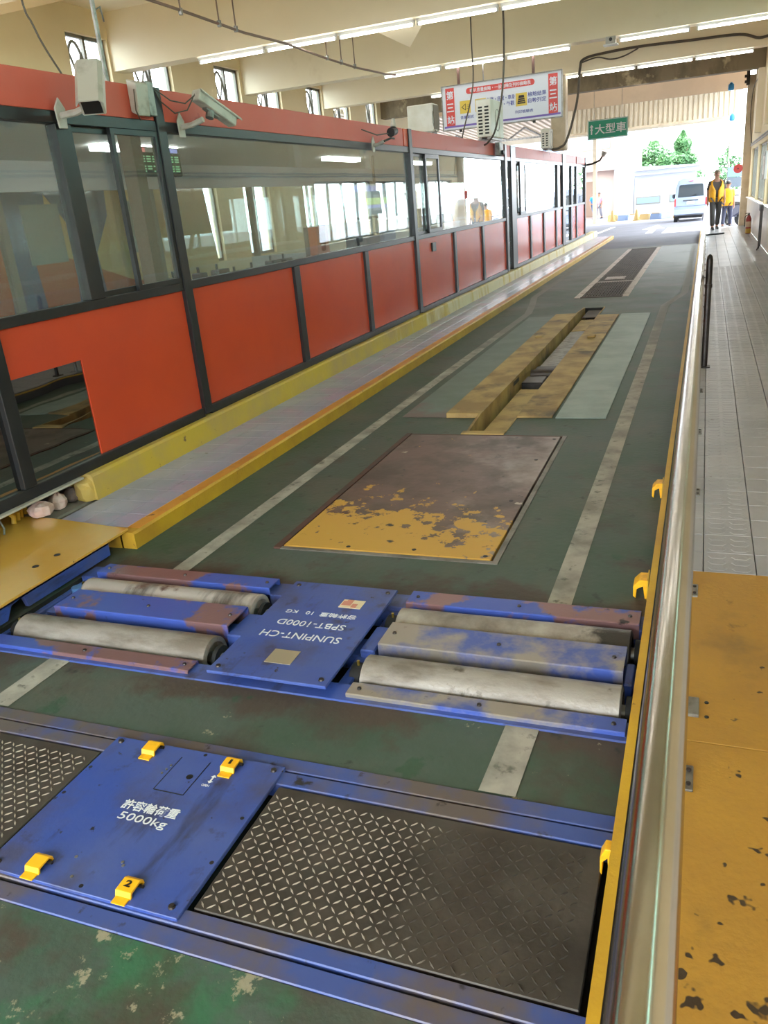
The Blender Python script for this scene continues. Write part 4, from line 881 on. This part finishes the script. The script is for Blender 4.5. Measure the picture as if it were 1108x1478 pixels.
# ---------------------------------------------------------------- signs
sg = thing('station_sign', 'white hanging station sign with red end blocks and a red header', 'sign', (-5.11, 17.45, 3.065))
SW, SH = 2.39, .79
box('board', 0, SW, 0, .05, 0, SH, SIGNW, sg, .004)
def fm(x, z, off=-.002): return frame_m((x, off, z), (1, 0, 0), (0, 0, 1))
fr = MB(); fr.box(-.02, 0, -.01, .06, -.02, SH + .02); fr.box(SW, SW + .02, -.01, .06, -.02, SH + .02); fr.box(0, SW, -.01, .06, SH, SH + .02); fr.box(0, SW, -.01, .06, -.02, 0); fr.build('frame', GALV, sg)
for x in (.07, SW - .25):
    r = box('red_block', x, x + .18, -.003, 0, .07, SH - .03, SIGNR, sg)
    for k, ch in enumerate('第三站'): text(ch, .145, .155, fm(x + .09, SH - .16 - .225 * k, -.0032), SIGNW, r, bold=.02)
rd = MB(); n = 8; pl = [(.50 + .055 + .055 * math.cos(PI / 2 + PI * k / n), .665 + .055 * math.sin(PI / 2 + PI * k / n)) for k in range(n + 1)] + [(1.82 + .055 * math.cos(-PI / 2 + PI * k / n), .665 + .055 * math.sin(-PI / 2 + PI * k / n)) for k in range(n + 1)]
rd.prism(pl, 1, -.003, 0); r = rd.build('red_header', SIGNR, sg)
text('喇叭音量檢驗・一般檢驗及列印檢驗表', 1.22, .075, fm(1.19, .665, -.0032), SIGNW, r, bold=.015)
for x in (.36, .68, 1.50):
    y_ = box('yellow_square', x, x + .22, -.003, 0, .27, .50, SIGNY, sg)
    ic = MB(); ic.prism([(x + .03, .385), (x + .12, .45), (x + .12, .32)], 1, -.0036, -.003) if x < 1.4 else ic.prism([(x + .06, .46), (x + .16, .46), (x + .19, .31), (x + .03, .31)], 1, -.0036, -.003)
    ic.build('icon', BLACKP, y_)
    if x < 1.4:
        i2 = MB(); i2.prism([(x + .05, .385), (x + .11, .43), (x + .11, .34)], 1, -.0042, -.0036); i2.build('icon', SIGNY, y_)
        for q in (-.03, .0, .03): box('icon_line', x + .14, x + .19, -.0036, -.003, .383 + q, .389 + q, BLACKP, y_)
    else:
        for q in range(3): box('icon_line', x + .05, x + .17, -.0042, -.0036, .335 + .035 * q, .342 + .035 * q, SIGNY, y_)
text('引擎・底盤・車身', .56, .085, fm(1.20, .455), SIGNB, sg, bold=.012); text('車頭・外觀', .40, .085, fm(1.27, .345), SIGNB, sg, bold=.012)
text('檢驗結果', .36, .085, fm(1.92, .455), SIGNB, sg, bold=.012); text('自動列定', .36, .085, fm(1.92, .345), SIGNB, sg, bold=.012)
text('音量測試', .27, .06, fm(.50, .20), SIGNB, sg, bold=.01); text('・', .02, .02, fm(.75, .20), SIGNR, sg); text('列印檢驗表', .36, .06, fm(1.66, .17), SIGNB, sg, bold=.01)
box('violet_stripe', .02, SW - .02, -.003, 0, .035, .07, SIGNV, sg)
for x in (.35, 1.85): box('hanger_post', x - .025, x + .025, .01, .05, SH + .02, 4.25 - 3.065, mat('hanger_brown', S(84, 58, 50), .5), sg)
for x in (.86,): box('hanger_post', x - .012, x + .012, .01, .03, SH + .02, 4.25 - 3.065, GALV, sg)
for x in (.35, 1.85): MB().cyl((x, .02, -.06), (x, .02, -.02), .03, n=8).build('clip', BLACKP, sg)
gs = thing('lane_sign', 'green hanging lane sign with a white up arrow', 'sign', (-3.76, 29.5, 3.18))
b = MB(); b.box(0, 1.27, 0, .03, 0, .58); bo = b.build('board', SIGNG, gs, .01)
fr = MB(); fr.box(.015, 1.255, -.003, 0, .012, .03); fr.box(.015, 1.255, -.003, 0, .55, .568); fr.box(.015, .033, -.003, 0, .03, .55); fr.box(1.237, 1.255, -.003, 0, .03, .55); fr.build('border', WHITEP, gs)
text('大型車', .98, .30, fm(.72, .29), WHITEP, gs, bold=.015)
a = MB(); a.prism([(.125, .45), (.19, .37), (.15, .37), (.15, .30), (.18, .30), (.125, .245), (.07, .30), (.10, .30), (.10, .37), (.06, .37)], 1, -.004, 0); a.box(.105, .145, -.004, 0, .15, .26); a.build('arrow', WHITEP, gs)
for x in (.2, 1.07): MB().cyl((x, .015, .58), (x, .015, 1.9), .008, n=6).build('hanger_wire', GALV, gs)

# ---------------------------------------------------------------- air conditioners on the booth roof
def ac(x, y, z, w, d, h, lb, louvre='front'):
    t = thing('air_conditioner', lb, 'air conditioner', (x, y, z))
    box('case', 0, w, 0, d, .04, h, ACWHITE, t, .012)
    for fx in (.03, w - .08): box('foot', fx, fx + .05, .02, d - .02, 0, .04, GALV, t)
    ny = int((h - .14) / .05) if louvre == 'front' else 0
    for c in range(2):
        for k in range(ny): box('louvre', .035 + c * (w / 2 - .015), .035 + c * (w / 2 - .015) + w / 2 - .055, -.004, .002, .085 + k * .05, .085 + k * .05 + .027, BLACKP, t)
    MB().tube([(w + .001, d * .5 + .17 * math.cos(k * PI / 10), h * .5 + .17 * math.sin(k * PI / 10)) for k in range(20)], .006, 6, closed=True).build('fan_ring', GALV, t)
    return t
ROOFZ = ZT2 + .06
def roof_stand(x0, x1, y0, y1, z1, lb):
    s = MB()
    for x in (x0, x1 - .04):
        for y in (y0, y1 - .04): s.box(x, x + .04, y, y + .04, ROOFZ, z1)
    s.box(x0, x1, y0, y0 + .04, z1 - .03, z1); s.box(x0, x1, y1 - .04, y1, z1 - .03, z1)
    tag(s.build('roof_stand', GALV), lb, 'stand')
ac(-3.70, 14.6, 2.628, .25, .95, .62, 'white air conditioner with louvred end in front of the station sign')
roof_stand(-3.98, -3.66, 14.66, 15.48, 2.622, 'metal stand under the white louvred air conditioner')
t = ac(-4.25, 12.6, 2.66, .40, .30, .42, 'white air conditioner with a dark grille left of the station sign', 'side')
box('dark_grille', .401, .41, .02, .28, .07, .40, mat('grille_brown', S(96, 84, 66), .5), t)
roof_stand(-4.25, -3.85, 12.61, 12.88, 2.66, 'metal stand under the air conditioner left of the station sign')
ac(-3.69, 20.55, 2.628, .20, .5, .46, 'white air conditioner beside the column on the booth roof')
roof_stand(-3.95, -3.66, 20.61, 21.0, 2.622, 'metal stand under the air conditioner beside the column')
t = thing('junction_box', 'grey junction box with a knob on the booth roof edge', 'junction box', (-3.62, 15.55, 2.40)); box('case', 0, .09, 0, .3, 0, .22, GALV, t, .01); MB().cyl((.09, .15, .05), (.13, .15, .05), .04, n=10).build('knob', BLACKP, t)
t = thing('yard_lamp', 'small lamp on a bent arm at the far end of the booth', 'lamp', (-3.634, 28.06, 2.40)); box('mount_plate', .004, .016, -.05, .05, -.07, .07, DKMETAL, t); MB().tube([(.03, 0, 0), (.2, .1, .02), (.42, .15, .10), (.5, .15, .22)], .03, 8).build('arm', DKMETAL, t); MB().tube([(.5, .15, .2), (.56, .15, .34)], [.05, .09], 10).build('lamp_head', CAMBODY, t)

# ---------------------------------------------------------------- small things on the walkway
fe = thing('fire_extinguisher', 'fire extinguisher standing against the tiled wainscot', 'fire extinguisher', (1.14, 26.3, .10))
EXR = mat('extinguisher_red', S(150, 46, 40), .35); MB().tube([(0, 0, 0), (0, 0, .02), (0, 0, .40), (0, 0, .46), (0, 0, .50)], [.06, .075, .075, .05, .025], 18).build('cylinder', EXR, fe, smooth=True)
MB().tube([(0, 0, .02), (0, 0, .14)], [.0765, .0765], 18).build('yellow_band', mat('extinguisher_yellow', S(190, 150, 50), .4), fe); MB().tube([(0, 0, .18), (0, 0, .33)], [.0765, .0765], 18).build('label_band', mat('extinguisher_label', S(200, 170, 140), .5), fe)
MB().box(-.02, .02, -.03, .03, .50, .54).box(-.10, .02, -.01, .01, .54, .56).build('valve', BLACKP, fe); MB().tube([(-.02, 0, .52), (-.10, 0, .46), (-.10, 0, .2)], .012, 8).build('hose', BLACKP, fe)
tag(MB().tube([(.02, 26.6, .122), (.2, 26.75, .122), (.4, 26.8, .122), (.52, 26.95, .122)], .022, 8).build('rubber_bar', RUBBER, smooth=True), 'dark rubber bar lying across the walkway', 'bar')
t = thing('folded_stand', 'dark folded metal stand leaning on the wainscot', 'stand', (1.13, 20.4, .115)); MB().box(-.03, .03, -.02, .02, .06, .92).build('upright', DKMETAL, t)
MB().box(-.035, .035, -.05, .35, .80, .92).build('clamp', DKMETAL, t); MB().tube([(0, 0, .10), (-.05, -.2, .0)], .014, 8).build('leg', DKMETAL, t); MB().tube([(0, 0, .10), (0, .2, .0)], .014, 8).build('leg', DKMETAL, t)
t = thing('round_sign', 'red round sign on a bracket at the end column', 'sign', (.90, 30.6, 1.88)); MB().cyl((0, 0, 0), (0, .02, 0), .14, n=24).build('disc', SIGNR, t); MB().cyl((.0, .02, 0), (.14, .1, 0), .015, n=8).build('bracket', DKMETAL, t); MB().cyl((0, .0, 0), (0, -.003, 0), .022, n=10).build('emblem', BLACKP, t)
t = thing('notice_board', 'grey notice board between the walkway windows', 'board', (1.20, 21.8, 1.55)); box('panel', 0, .055, 0, .8, 0, .6, mat('board_grey', S(150, 150, 144), .5), t, .006); box('paper', -.004, 0, .15, .65, .1, .5, WHITEP, t)

# ---------------------------------------------------------------- people
SKIN = mat('skin', S(150, 108, 84), .6); HAIR = mat('hair_dark', S(34, 30, 30), .6); VEST = mat('vest_yellow', S(226, 160, 20), .6, 0, layers=[dict(c=S(206, 140, 24), s=6, lo=.45, hi=.65)])
GREYHAIR = mat('hair_grey', S(112, 100, 84), .7)
def skin_mesh(name, nodes, edges, m, parent, root=0, sub=2):
    me = bpy.data.meshes.new(name); me.from_pydata([n[0] for n in nodes], edges, []); me.materials.append(m)
    o = bpy.data.objects.new(name, me); C.objects.link(o); o.parent = parent
    md = o.modifiers.new('skin', 'SKIN'); md.use_smooth_shade = True
    lay = me.skin_vertices[0] if me.skin_vertices else None
    for i, n in enumerate(nodes):
        r = n[1] if isinstance(n[1], tuple) else (n[1], n[1]); lay.data[i].radius = r
    lay.data[root].use_root = True
    s = o.modifiers.new('sub', 'SUBSURF'); s.levels = sub; s.render_levels = sub
    return o
def person(loc, rotz, h, label, shirt, trousers, vest=True, gait=.16, shoe=BLACKP, hair=None):
    """x = the figure's right-left, -y = the way it faces; height 1.0 scaled by h"""
    t = thing('person', label, 'person', loc, rotz); s = h
    P = lambda x, y, z: (x * s, y * s, z * s)
    sw = gait
    foot = [P(-.055, -sw * .9, .045), P(.055, sw * .8, .055)]; knee = [P(-.058, -sw * .55, .285), P(.058, sw * .15, .28)]; hip = [P(-.052, 0, .50), P(.052, 0, .50)]
    nodes = [(P(0, 0, .53), .075 * s)]; edges = []
    def add(p, r, to): nodes.append((p, r)); edges.append((to, len(nodes) - 1)); return len(nodes) - 1
    ch = add(P(0, .0, .66), (.085 * s, .06 * s), 0); sh = add(P(0, .0, .80), (.085 * s, .058 * s), ch); nk = add(P(0, -.005, .855), .032 * s, sh); hd0 = add(P(0, -.012, .895), .045 * s, nk); hd1 = add(P(0, -.008, .945), .052 * s, hd0); add(P(0, -.004, .985), .034 * s, hd1)
    for k, sg_ in enumerate((-1, 1)):
        a = add(P(sg_ * .105, .0, .795), .036 * s, sh); e = add(P(sg_ * .135, .012 + sg_ * .01, .625), .026 * s, a); w = add(P(sg_ * .14, -.03 - sg_ * .02, .485), .018 * s, e); hnd = add(P(sg_ * .138, -.04 - sg_ * .02, .445), .020 * s, w)
        for q in range(4):
            f1 = add(P(sg_ * .138, -.058 - sg_ * .02 + q * .013, .415), .0075 * s, hnd); add(P(sg_ * .131, -.058 - sg_ * .02 + q * .013, .392 + (.006 if q in (0, 3) else 0)), .006 * s, f1)
        th = add(P(sg_ * .128, -.066 - sg_ * .02, .442), .008 * s, hnd); add(P(sg_ * .124, -.076 - sg_ * .02, .422), .0065 * s, th)
        hp = add(hip[k], .058 * s, 0); kn = add(knee[k], .040 * s, hp); ak = add(foot[k], .026 * s, kn); add((foot[k][0], foot[k][1] - .075 * s, .022 * s), .022 * s, ak)
    body = skin_mesh('body', nodes, edges, SKIN, t)
    # face and hair
    f = MB(); f.ell(P(0, -.062, .925), .010 * s, .012 * s, .016 * s, 8, 6); f.build('nose', SKIN, body, smooth=True)
    for sg_ in (-1, 1):
        f = MB(); f.ell(P(sg_ * .019, -.054, .938), .008 * s, .005 * s, .005 * s, 8, 6); f.build('eye', HAIR, body, smooth=True)
        f = MB(); f.ell(P(sg_ * .053, .0, .928), .007 * s, .013 * s, .020 * s, 8, 6); f.build('ear', SKIN, body, smooth=True)
    f = MB(); f.box(-.018 * s, .018 * s, -.060 * s, -.050 * s, .900 * s, .905 * s); f.build('mouth', mat('lips', S(120, 70, 60), .6), body)
    hr_ = MB(); hr_.ell(P(0, .006, .955), .056 * s, .060 * s, .047 * s, 14, 10); hr_.v = [(v[0], v[1], max(v[2], (.955 if v[1] < .01 * s else .925) * s)) for v in hr_.v]; hr_.build('hair', hair or HAIR, t, smooth=True)
    # clothes
    n2 = [(P(0, 0, .52), .095 * s), (P(0, 0, .66), (.118 * s, .080 * s)), (P(0, 0, .795), (.105 * s, .070 * s)), (P(0, 0, .842), .045 * s)]; e2 = [(0, 1), (1, 2), (2, 3)]
    for sg_ in (-1, 1):
        n2.append((P(sg_ * .105, 0, .79), .046 * s)); e2.append((2, len(n2) - 1)); n2.append((P(sg_ * .132, .012 + sg_ * .01, .66), .040 * s)); e2.append((len(n2) - 2, len(n2) - 1))
    skin_mesh('shirt', n2, e2, shirt, t)
    n3 = [(P(0, 0, .535), (.092 * s, .075 * s))]; e3 = []
    for k in range(2):
        b_ = len(n3); n3 += [(hip[k], .066 * s), (knee[k], .050 * s), ((foot[k][0], foot[k][1], foot[k][2] + .01 * s), .042 * s)]; e3 += [(0, b_), (b_, b_ + 1), (b_ + 1, b_ + 2)]
    skin_mesh('trousers', n3, e3, trousers, t)
    for k in range(2):
        q = MB(); q.loft([(foot[k][0], foot[k][1] - .035 * s, 0, .032 * s, .085 * s), (foot[k][0], foot[k][1] - .035 * s, .025 * s, .033 * s, .085 * s), (foot[k][0], foot[k][1] - .015 * s, .05 * s, .026 * s, .05 * s)], 14); q.build('shoe', shoe, t, smooth=True)
    if vest:
        v = MB(); n = 28
        prof = [(.47, .118, .092), (.56, .124, .098), (.66, .130, .098), (.74, .128, .092), (.80, .112, .078), (.835, .072, .058)]
        vs = []; fs = []
        for (z, rx, ry) in prof:
            for j in range(n):
                a = -PI / 2 + .10 + (2 * PI - .20) * j / (n - 1)
                ggap = max(0, (z - .66) / .17) * .75
                a2 = -PI / 2 + .10 + ggap + (2 * PI - .20 - 2 * ggap) * j / (n - 1)
                c_, s_ = math.cos(a2), math.sin(a2)
                vs.append(P(rx * math.copysign(abs(c_) ** .8, c_), ry * math.copysign(abs(s_) ** .8, s_), z))
        for i in range(len(prof) - 1):
            for j in range(n - 1): fs.append((i * n + j, i * n + j + 1, (i + 1) * n + j + 1, (i + 1) * n + j))
        v.add(vs, fs); vo = v.build('vest', VEST, t, smooth=True); md = vo.modifiers.new('thick', 'SOLIDIFY'); md.thickness = .008
    return t
DKSHIRT = mat('shirt_dark', S(70, 60, 56), .7); DKTROU = mat('trousers_dark', S(58, 54, 52), .7); NAVY = mat('trousers_navy', S(40, 42, 62), .7)
person((.27, 29.6, .10), .12, 1.80, 'person in a yellow vest and dark trousers walking down the walkway', DKSHIRT, DKTROU, hair=GREYHAIR)
person((.68, 32.6, gz(32.6)), PI - .2, 1.56, 'person in a yellow vest and navy trousers seen from behind', VEST, NAVY)
person((-6.75, 56.0, -.2), .6, 1.66, 'distant person in a blue shirt and dark blue trousers', mat('shirt_blue', S(30, 110, 190), .7), mat('trousers_blue', S(60, 80, 110), .7), vest=False, gait=.2)
person((-6.55, 57.2, -.2), -.5, 1.60, 'distant person in a pink top behind the blue shirt', mat('shirt_pink', S(220, 130, 150), .7), mat('trousers_grey', S(120, 120, 130), .7), vest=False)

# ---------------------------------------------------------------- van
van = thing('minivan', 'small white minivan seen from the rear', 'van', (-.72, 43.3, -.2))
VW = mat('van_white', S(150, 164, 192), .3, 0, coat=.4); VG = mat('van_glass', S(50, 62, 70), .1); VGREY = mat('van_trim', S(70, 74, 82), .5); VRED = mat('tail_red', S(200, 50, 50), .3)
prof = [(-.73, .32), (-.74, .85), (-.71, 1.10), (-.66, 1.62), (-.58, 1.86), (-.40, 1.95), (.40, 1.95), (.58, 1.86), (.66, 1.62), (.71, 1.10), (.74, .85), (.73, .32)]
b = MB(); nP = len(prof)
secs = [(-.02, .95), (.02, 1.0), (2.4, 1.0), (2.75, .98), (3.25, .93)]
vs = []; fs = []
for i, (yy, k) in enumerate(secs):
    for (x, z) in prof:
        zz = z if i < 3 else (z if z < 1.0 else 1.0 + (z - 1.0) * (.85 if i == 3 else .05))
        dy = 0
        if i < 2 and z > .9: dy = (z - .9) * .16
        vs.append((x * k, yy + dy, zz))
for i in range(len(secs) - 1):
    for j in range(nP): fs.append((i * nP + j, i * nP + (j + 1) % nP, (i + 1) * nP + (j + 1) % nP, (i + 1) * nP + j))
fs.append(tuple(range(nP))); fs.append(tuple((len(secs) - 1) * nP + j for j in range(nP)))
b.add(vs, fs); b.build('body', VW, van, .02, True)
def rearpoly(name, pts, m, par=van, off=-.035):
    q = MB(); nn = len(pts); f0 = [(x, off + (max(0, z - .9) * .16), z) for x, z in pts]; f1 = [(x, y_ + .03, z) for x, y_, z in f0]
    q.add(f0 + f1, [tuple(range(nn))] + [(i, (i + 1) % nn, (i + 1) % nn + nn, i + nn) for i in range(nn)]); return q.build(name, m, par)
rearpoly('rear_window', [(-.58, 1.12), (.58, 1.12), (.53, 1.62), (.48, 1.67), (-.48, 1.67), (-.53, 1.62)], VG)
rearpoly('handle_trim', [(-.34, .93), (.34, .93), (.34, .99), (-.34, .99)], VGREY); rearpoly('license_plate', [(-.17, .78), (.17, .78), (.17, .92), (-.17, .92)], mat('plate_white', S(200, 204, 206), .5))
rearpoly('door_seam', [(-.66, .70), (.66, .70), (.66, .715), (-.66, .715)], VGREY)
box('bumper', -.72, .72, -.07, .05, .34, .56, VW, van, .02); box('bumper_trim', -.70, .70, -.045, .0, .28, .36, VGREY, van, .01)
for sgn in (-1, 1):
    x0, x1 = sorted((sgn * .66, sgn * .725)); box('tail_light', x0, x1, -.03, .04, .72, 1.06, VRED, van, .008)
    for yy in (.45, 2.55): MB().cyl((sgn * .73, yy, .28), (sgn * .56, yy, .28), .28, n=20).build('wheel', RUBBER, van, smooth=True)
    MB().ell((sgn * .83, 2.3, 1.15), .09, .05, .11, 10, 7).build('wing_mirror', VGREY, van, smooth=True)
    q = MB(); x = sgn * .712; q.add([(x, .35, 1.12), (x, 1.6, 1.12), (x * .94, 1.6, 1.6), (x * .94, .35, 1.6)], [(0, 1, 2, 3)]); so_ = q.build('side_window', VG, van); so_.modifiers.new('t', 'SOLIDIFY').thickness = .015
MB().tube([(.02, -.05, 1.14), (.25, -.06, 1.22)], .012, 6).build('wiper', BLACKP, van)
box('under_pan', -.55, .55, .2, 3.0, .16, .34, BLACKP, van)
box('roof_lamp', -.09, .09, .06, .12, 1.80, 1.83, VRED, van)

# ---------------------------------------------------------------- yard: canopy, buildings, barriers, trees
mb = MB(); prof = []; x = -18.0
while x < 1.0:
    prof += [(x, 0), (x + .13, 0), (x + .16, .14), (x + .29, .14)]; x += .32
mb.add([(px, 31.6, 5.25 + pz) for px, pz in prof] + [(px, 49.5, 4.62 + pz) for px, pz in prof], [(i, i + 1, i + 1 + len(prof), i + len(prof)) for i in range(len(prof) - 1)])
cn = thing('yard_canopy', 'corrugated sheet canopy roof over the yard', 'canopy', (0, 0, 0), kind='structure')
o = mb.build('roof_sheet', CORR, cn); o.modifiers.new('t', 'SOLIDIFY').thickness = .02
mb = MB(); prof = []; x = -5.4
while x < .75:
    prof += [(x, 0), (x + .07, 0), (x + .09, .05), (x + .16, .05)]; x += .18
mb.add([(px, 36 - pz, 3.80) for px, pz in prof] + [(px, 36.25 - pz, 5.05) for px, pz in prof], [(i, i + 1, i + 1 + len(prof), i + len(prof)) for i in range(len(prof) - 1)])
o = mb.build('drop_panel', CORR, cn); o.modifiers.new('t', 'SOLIDIFY').thickness = .01
MB().box(-5.4, .8, 35.9, 36.02, 3.72, 3.80).build('panel_edge', PCOL, cn)
box('front_gutter', -18, 1.0, 49.4, 49.6, 4.38, 4.62, CORR, cn)
for x in (-6.0, -11.0, -17.5): box('post', x, x + .2, 49.3, 49.5, -.2, 4.4, PCOL, cn)
for k in range(8):
    MB().tube([(-17.5 + k * 1.6, 40, 4.55), (-16.7 + k * 1.6, 40, 4.1), (-15.9 + k * 1.6, 40, 4.55)], .04, 6).build('truss_bar', GALV, cn)
box('truss_chord', -18, -4.5, 39.97, 40.05, 4.06, 4.14, GALV, cn)
def building(label, x0, x1, y, z1, wins, m, dark=()):
    t = thing('building', label, 'building', (x0, y, -.2)); w = x1 - x0
    box('wall', 0, w, 0, 6, 0, z1, m, t); box('roof_slab', -.1, w + .1, -.3, 6.1, z1, z1 + .25, m, t)
    for (a, b, c, d) in wins:
        f = box('window', a, b, -.05, .0, c, d, WFRAME, t); box('pane', a + .06, b - .06, -.07, -.05, c + .06, d - .06, mat('far_pane', S(120, 140, 160), .1), f)
    for (a, b, c, d) in dark: box('doorway', a, b, -.04, .0, c, d, mat('doorway_brown', S(120, 96, 80), .6), t)
    return t
PINKW = mat('building_pink', S(172, 150, 138), .7); WHITEW = mat('building_white', S(168, 172, 180), .7)
t = building('pale pink two storey office building behind the yard', -26, -4.45, 58.5, 7.2, [(12, 14, 4.2, 5.8), (15, 17, 4.2, 5.8), (18, 20, 4.2, 5.8), (9, 11, 4.2, 5.8)], PINKW, ((18.0, 19.0, .1, 2.3), (20.6, 20.9, .8, 2.0)))
box('awning_band', 12, 20.4, -.7, .0, 2.9, 3.3, PINKW, t); box('corner_column', 20.3, 21.55, -.5, .1, 0, 7.2, WHITEW, t)
t = building('low white shed with blue windows behind the van', -4.1, -.7, 54.0, 2.35, [(.1, 1.5, .72, 1.15), (2.0, 3.2, .72, 1.15)], WHITEW)
r = MB(); r.prism([(-.05, 2.61), (4.0, 2.605), (4.0, 2.66), (-.05, 2.85)], 1, -.6, 6.4); r.build('roof_sheet', WHITEW, t)
ORNG = mat('barrier_yellow', S(150, 124, 66), .5)
for k in range(7):
    x = -5.3 + k * .62; y = 51.2 - k * .45
    t = thing('road_barrier', 'low %s road barrier block in the row before the white shed' % ('yellow', 'blue', 'white')[k % 3], 'barrier', (x, y, -.2), -.6, '%s road barriers in the yard' % ('yellow', 'blue', 'white')[k % 3])
    q = MB(); q.prism([(-.15, 0), (.15, 0), (.07, .30), (-.07, .30)], 0, 0, .60); q.build('block', (ORNG, mat('barrier_blue', S(84, 104, 136), .5), WHITEW)[k % 3], t); box('cap', .05, .55, -.06, .06, .30, .35, WHITEW if k % 2 else ORNG, t)
for x, y in ((-5.0, 50.2), (-3.6, 49.2)):
    t = thing('traffic_cone', 'yellow traffic cone in front of the road barriers', 'cone', (x, y, -.2), group='yellow cones in the yard'); MB().tube([(0, 0, .03), (0, 0, .6)], [.17, .04], 14).build('cone', ORNG, t, smooth=True); box('base', -.2, .2, -.2, .2, 0, .04, ORNG, t)
LEAF = mat('leaf_green', S(62, 104, 62), .6, 0, layers=[dict(c=S(92, 134, 84), s=1.5, lo=.45, hi=.6)]); BARK = mat('bark', S(96, 80, 66), .8)
def tree(x, y, h, rx, lb, shape, nl, seed):
    t = thing('tree', lb, 'tree', (x, y, -.2)); rnd = random.Random(seed); tr = MB(); tr.tube([(0, 0, 0), (.05, 0, h * .3), (0, .05, h * .75)], [.16, .12, .04], 8)
    for k in range(5):
        a = k * 1.3; tr.tube([(0, 0, h * (.3 + .08 * k)), (math.cos(a) * rx * .5, math.sin(a) * rx * .5, h * (.45 + .08 * k))], [.06, .02], 6)
    tr.build('trunk', BARK, t, smooth=True)
    mb = MB(); vs = []; fs = []
    for k in range(nl):
        u = rnd.random(); z = h * (.16 + .84 * u)
        rr = rx * ((1 - u) ** .75 * 1.05 + .02 if shape == 'cone' else math.sin(PI * (.12 + .86 * u)) ** .7) * (rnd.random() ** .35) * (1 + .22 * math.sin(u * 23 + seed))
        a = rnd.random() * 2 * PI; c = Vector((rr * math.cos(a), rr * math.sin(a), z)); s = rnd.uniform(.10, .2)
        d1 = Vector((rnd.gauss(0, 1), rnd.gauss(0, 1), rnd.gauss(0, .6))).normalized(); d2 = d1.orthogonal().normalized()
        b_ = len(vs); vs += [c - d1 * s, c + d2 * s * .5, c + d1 * s, c - d2 * s * .5]; fs.append((b_, b_ + 1, b_ + 2, b_ + 3))
    me = bpy.data.meshes.new('foliage'); me.from_pydata([tuple(v) for v in vs], [], fs); o = put(me, 'foliage', LEAF, t); o['kind'] = 'stuff'
tree(-1.85, 68, 5.2, 1.65, 'tall pointed green conifer behind the white shed', 'cone', 6000, 1)
tree(-4.1, 72, 4.9, 1.6, 'bushy green tree left of the pointed conifer', 'round', 4500, 2)
tree(-2.9, 63.2, 3.6, 1.0, 'low bushy tree between the conifer and the shed', 'round', 2600, 5)
tree(1.5, 70, 3.9, 1.1, 'small loose tree right of the yard', 'round', 1100, 3)
tree(-5.7, 76.5, 3.9, 1.2, 'green tree showing beside the pink building', 'round', 2200, 4)
# racks and scooters at the end of the walkway
for k in range(3):
    y = 34.5 + k * 1.3
    t = thing('parked_scooter', ['dark parked scooter nearest the end column', 'dark parked scooter second from the end column', 'dark parked scooter farthest from the end column'][k], 'scooter', (.98, y, gz(y)), .35)
    for yy in (-.55, .55): MB().tube([(0, yy + .2 * math.cos(q * PI / 8), .22 + .2 * math.sin(q * PI / 8)) for q in range(16)], .05, 8, closed=True).build('wheel', RUBBER, t, smooth=True)
    q = MB(); q.prism([(-.75, .45), (-.2, .30), (.25, .28), (.42, .5), (.48, .95), (.38, .95), (.25, .5), (-.1, .45), (-.2, .72), (-.75, .75)], 0, -.13, .13); q.build('body', (mat('scooter_navy', S(50, 56, 84), .35), mat('scooter_yellow', S(180, 150, 50), .4), mat('scooter_grey', S(110, 110, 116), .4))[k], t, .03)
    box('seat', -.13, .13, -.7, -.15, .73, .82, BLACKP, t, .02); MB().tube([(-.32, .36, 1.05), (0, .42, 1.0), (.32, .36, 1.05)], .018, 8).build('handlebar', BLACKP, t)
t = thing('display_rack', 'tall rack with a green top board and blue panels at the end of the walkway', 'rack', (.72, 38.6, gz(38.6)))
for x in (0, .62): box('upright', x, x + .06, 0, .06, 0, 3.1, GALV, t)
for z, m in ((2.55, mat('rack_green', S(170, 176, 150), .6)), (1.75, mat('rack_blue', S(110, 140, 170), .6)), (1.35, mat('rack_slate', S(90, 100, 110), .6))): box('panel', .03, .65, -.03, .0, z, z + (.5 if z > 2 else .38), m, t)
for z in (.3, .75, 1.2): box('shelf', 0, .68, -.1, .25, z, z + .04, GALV, t)
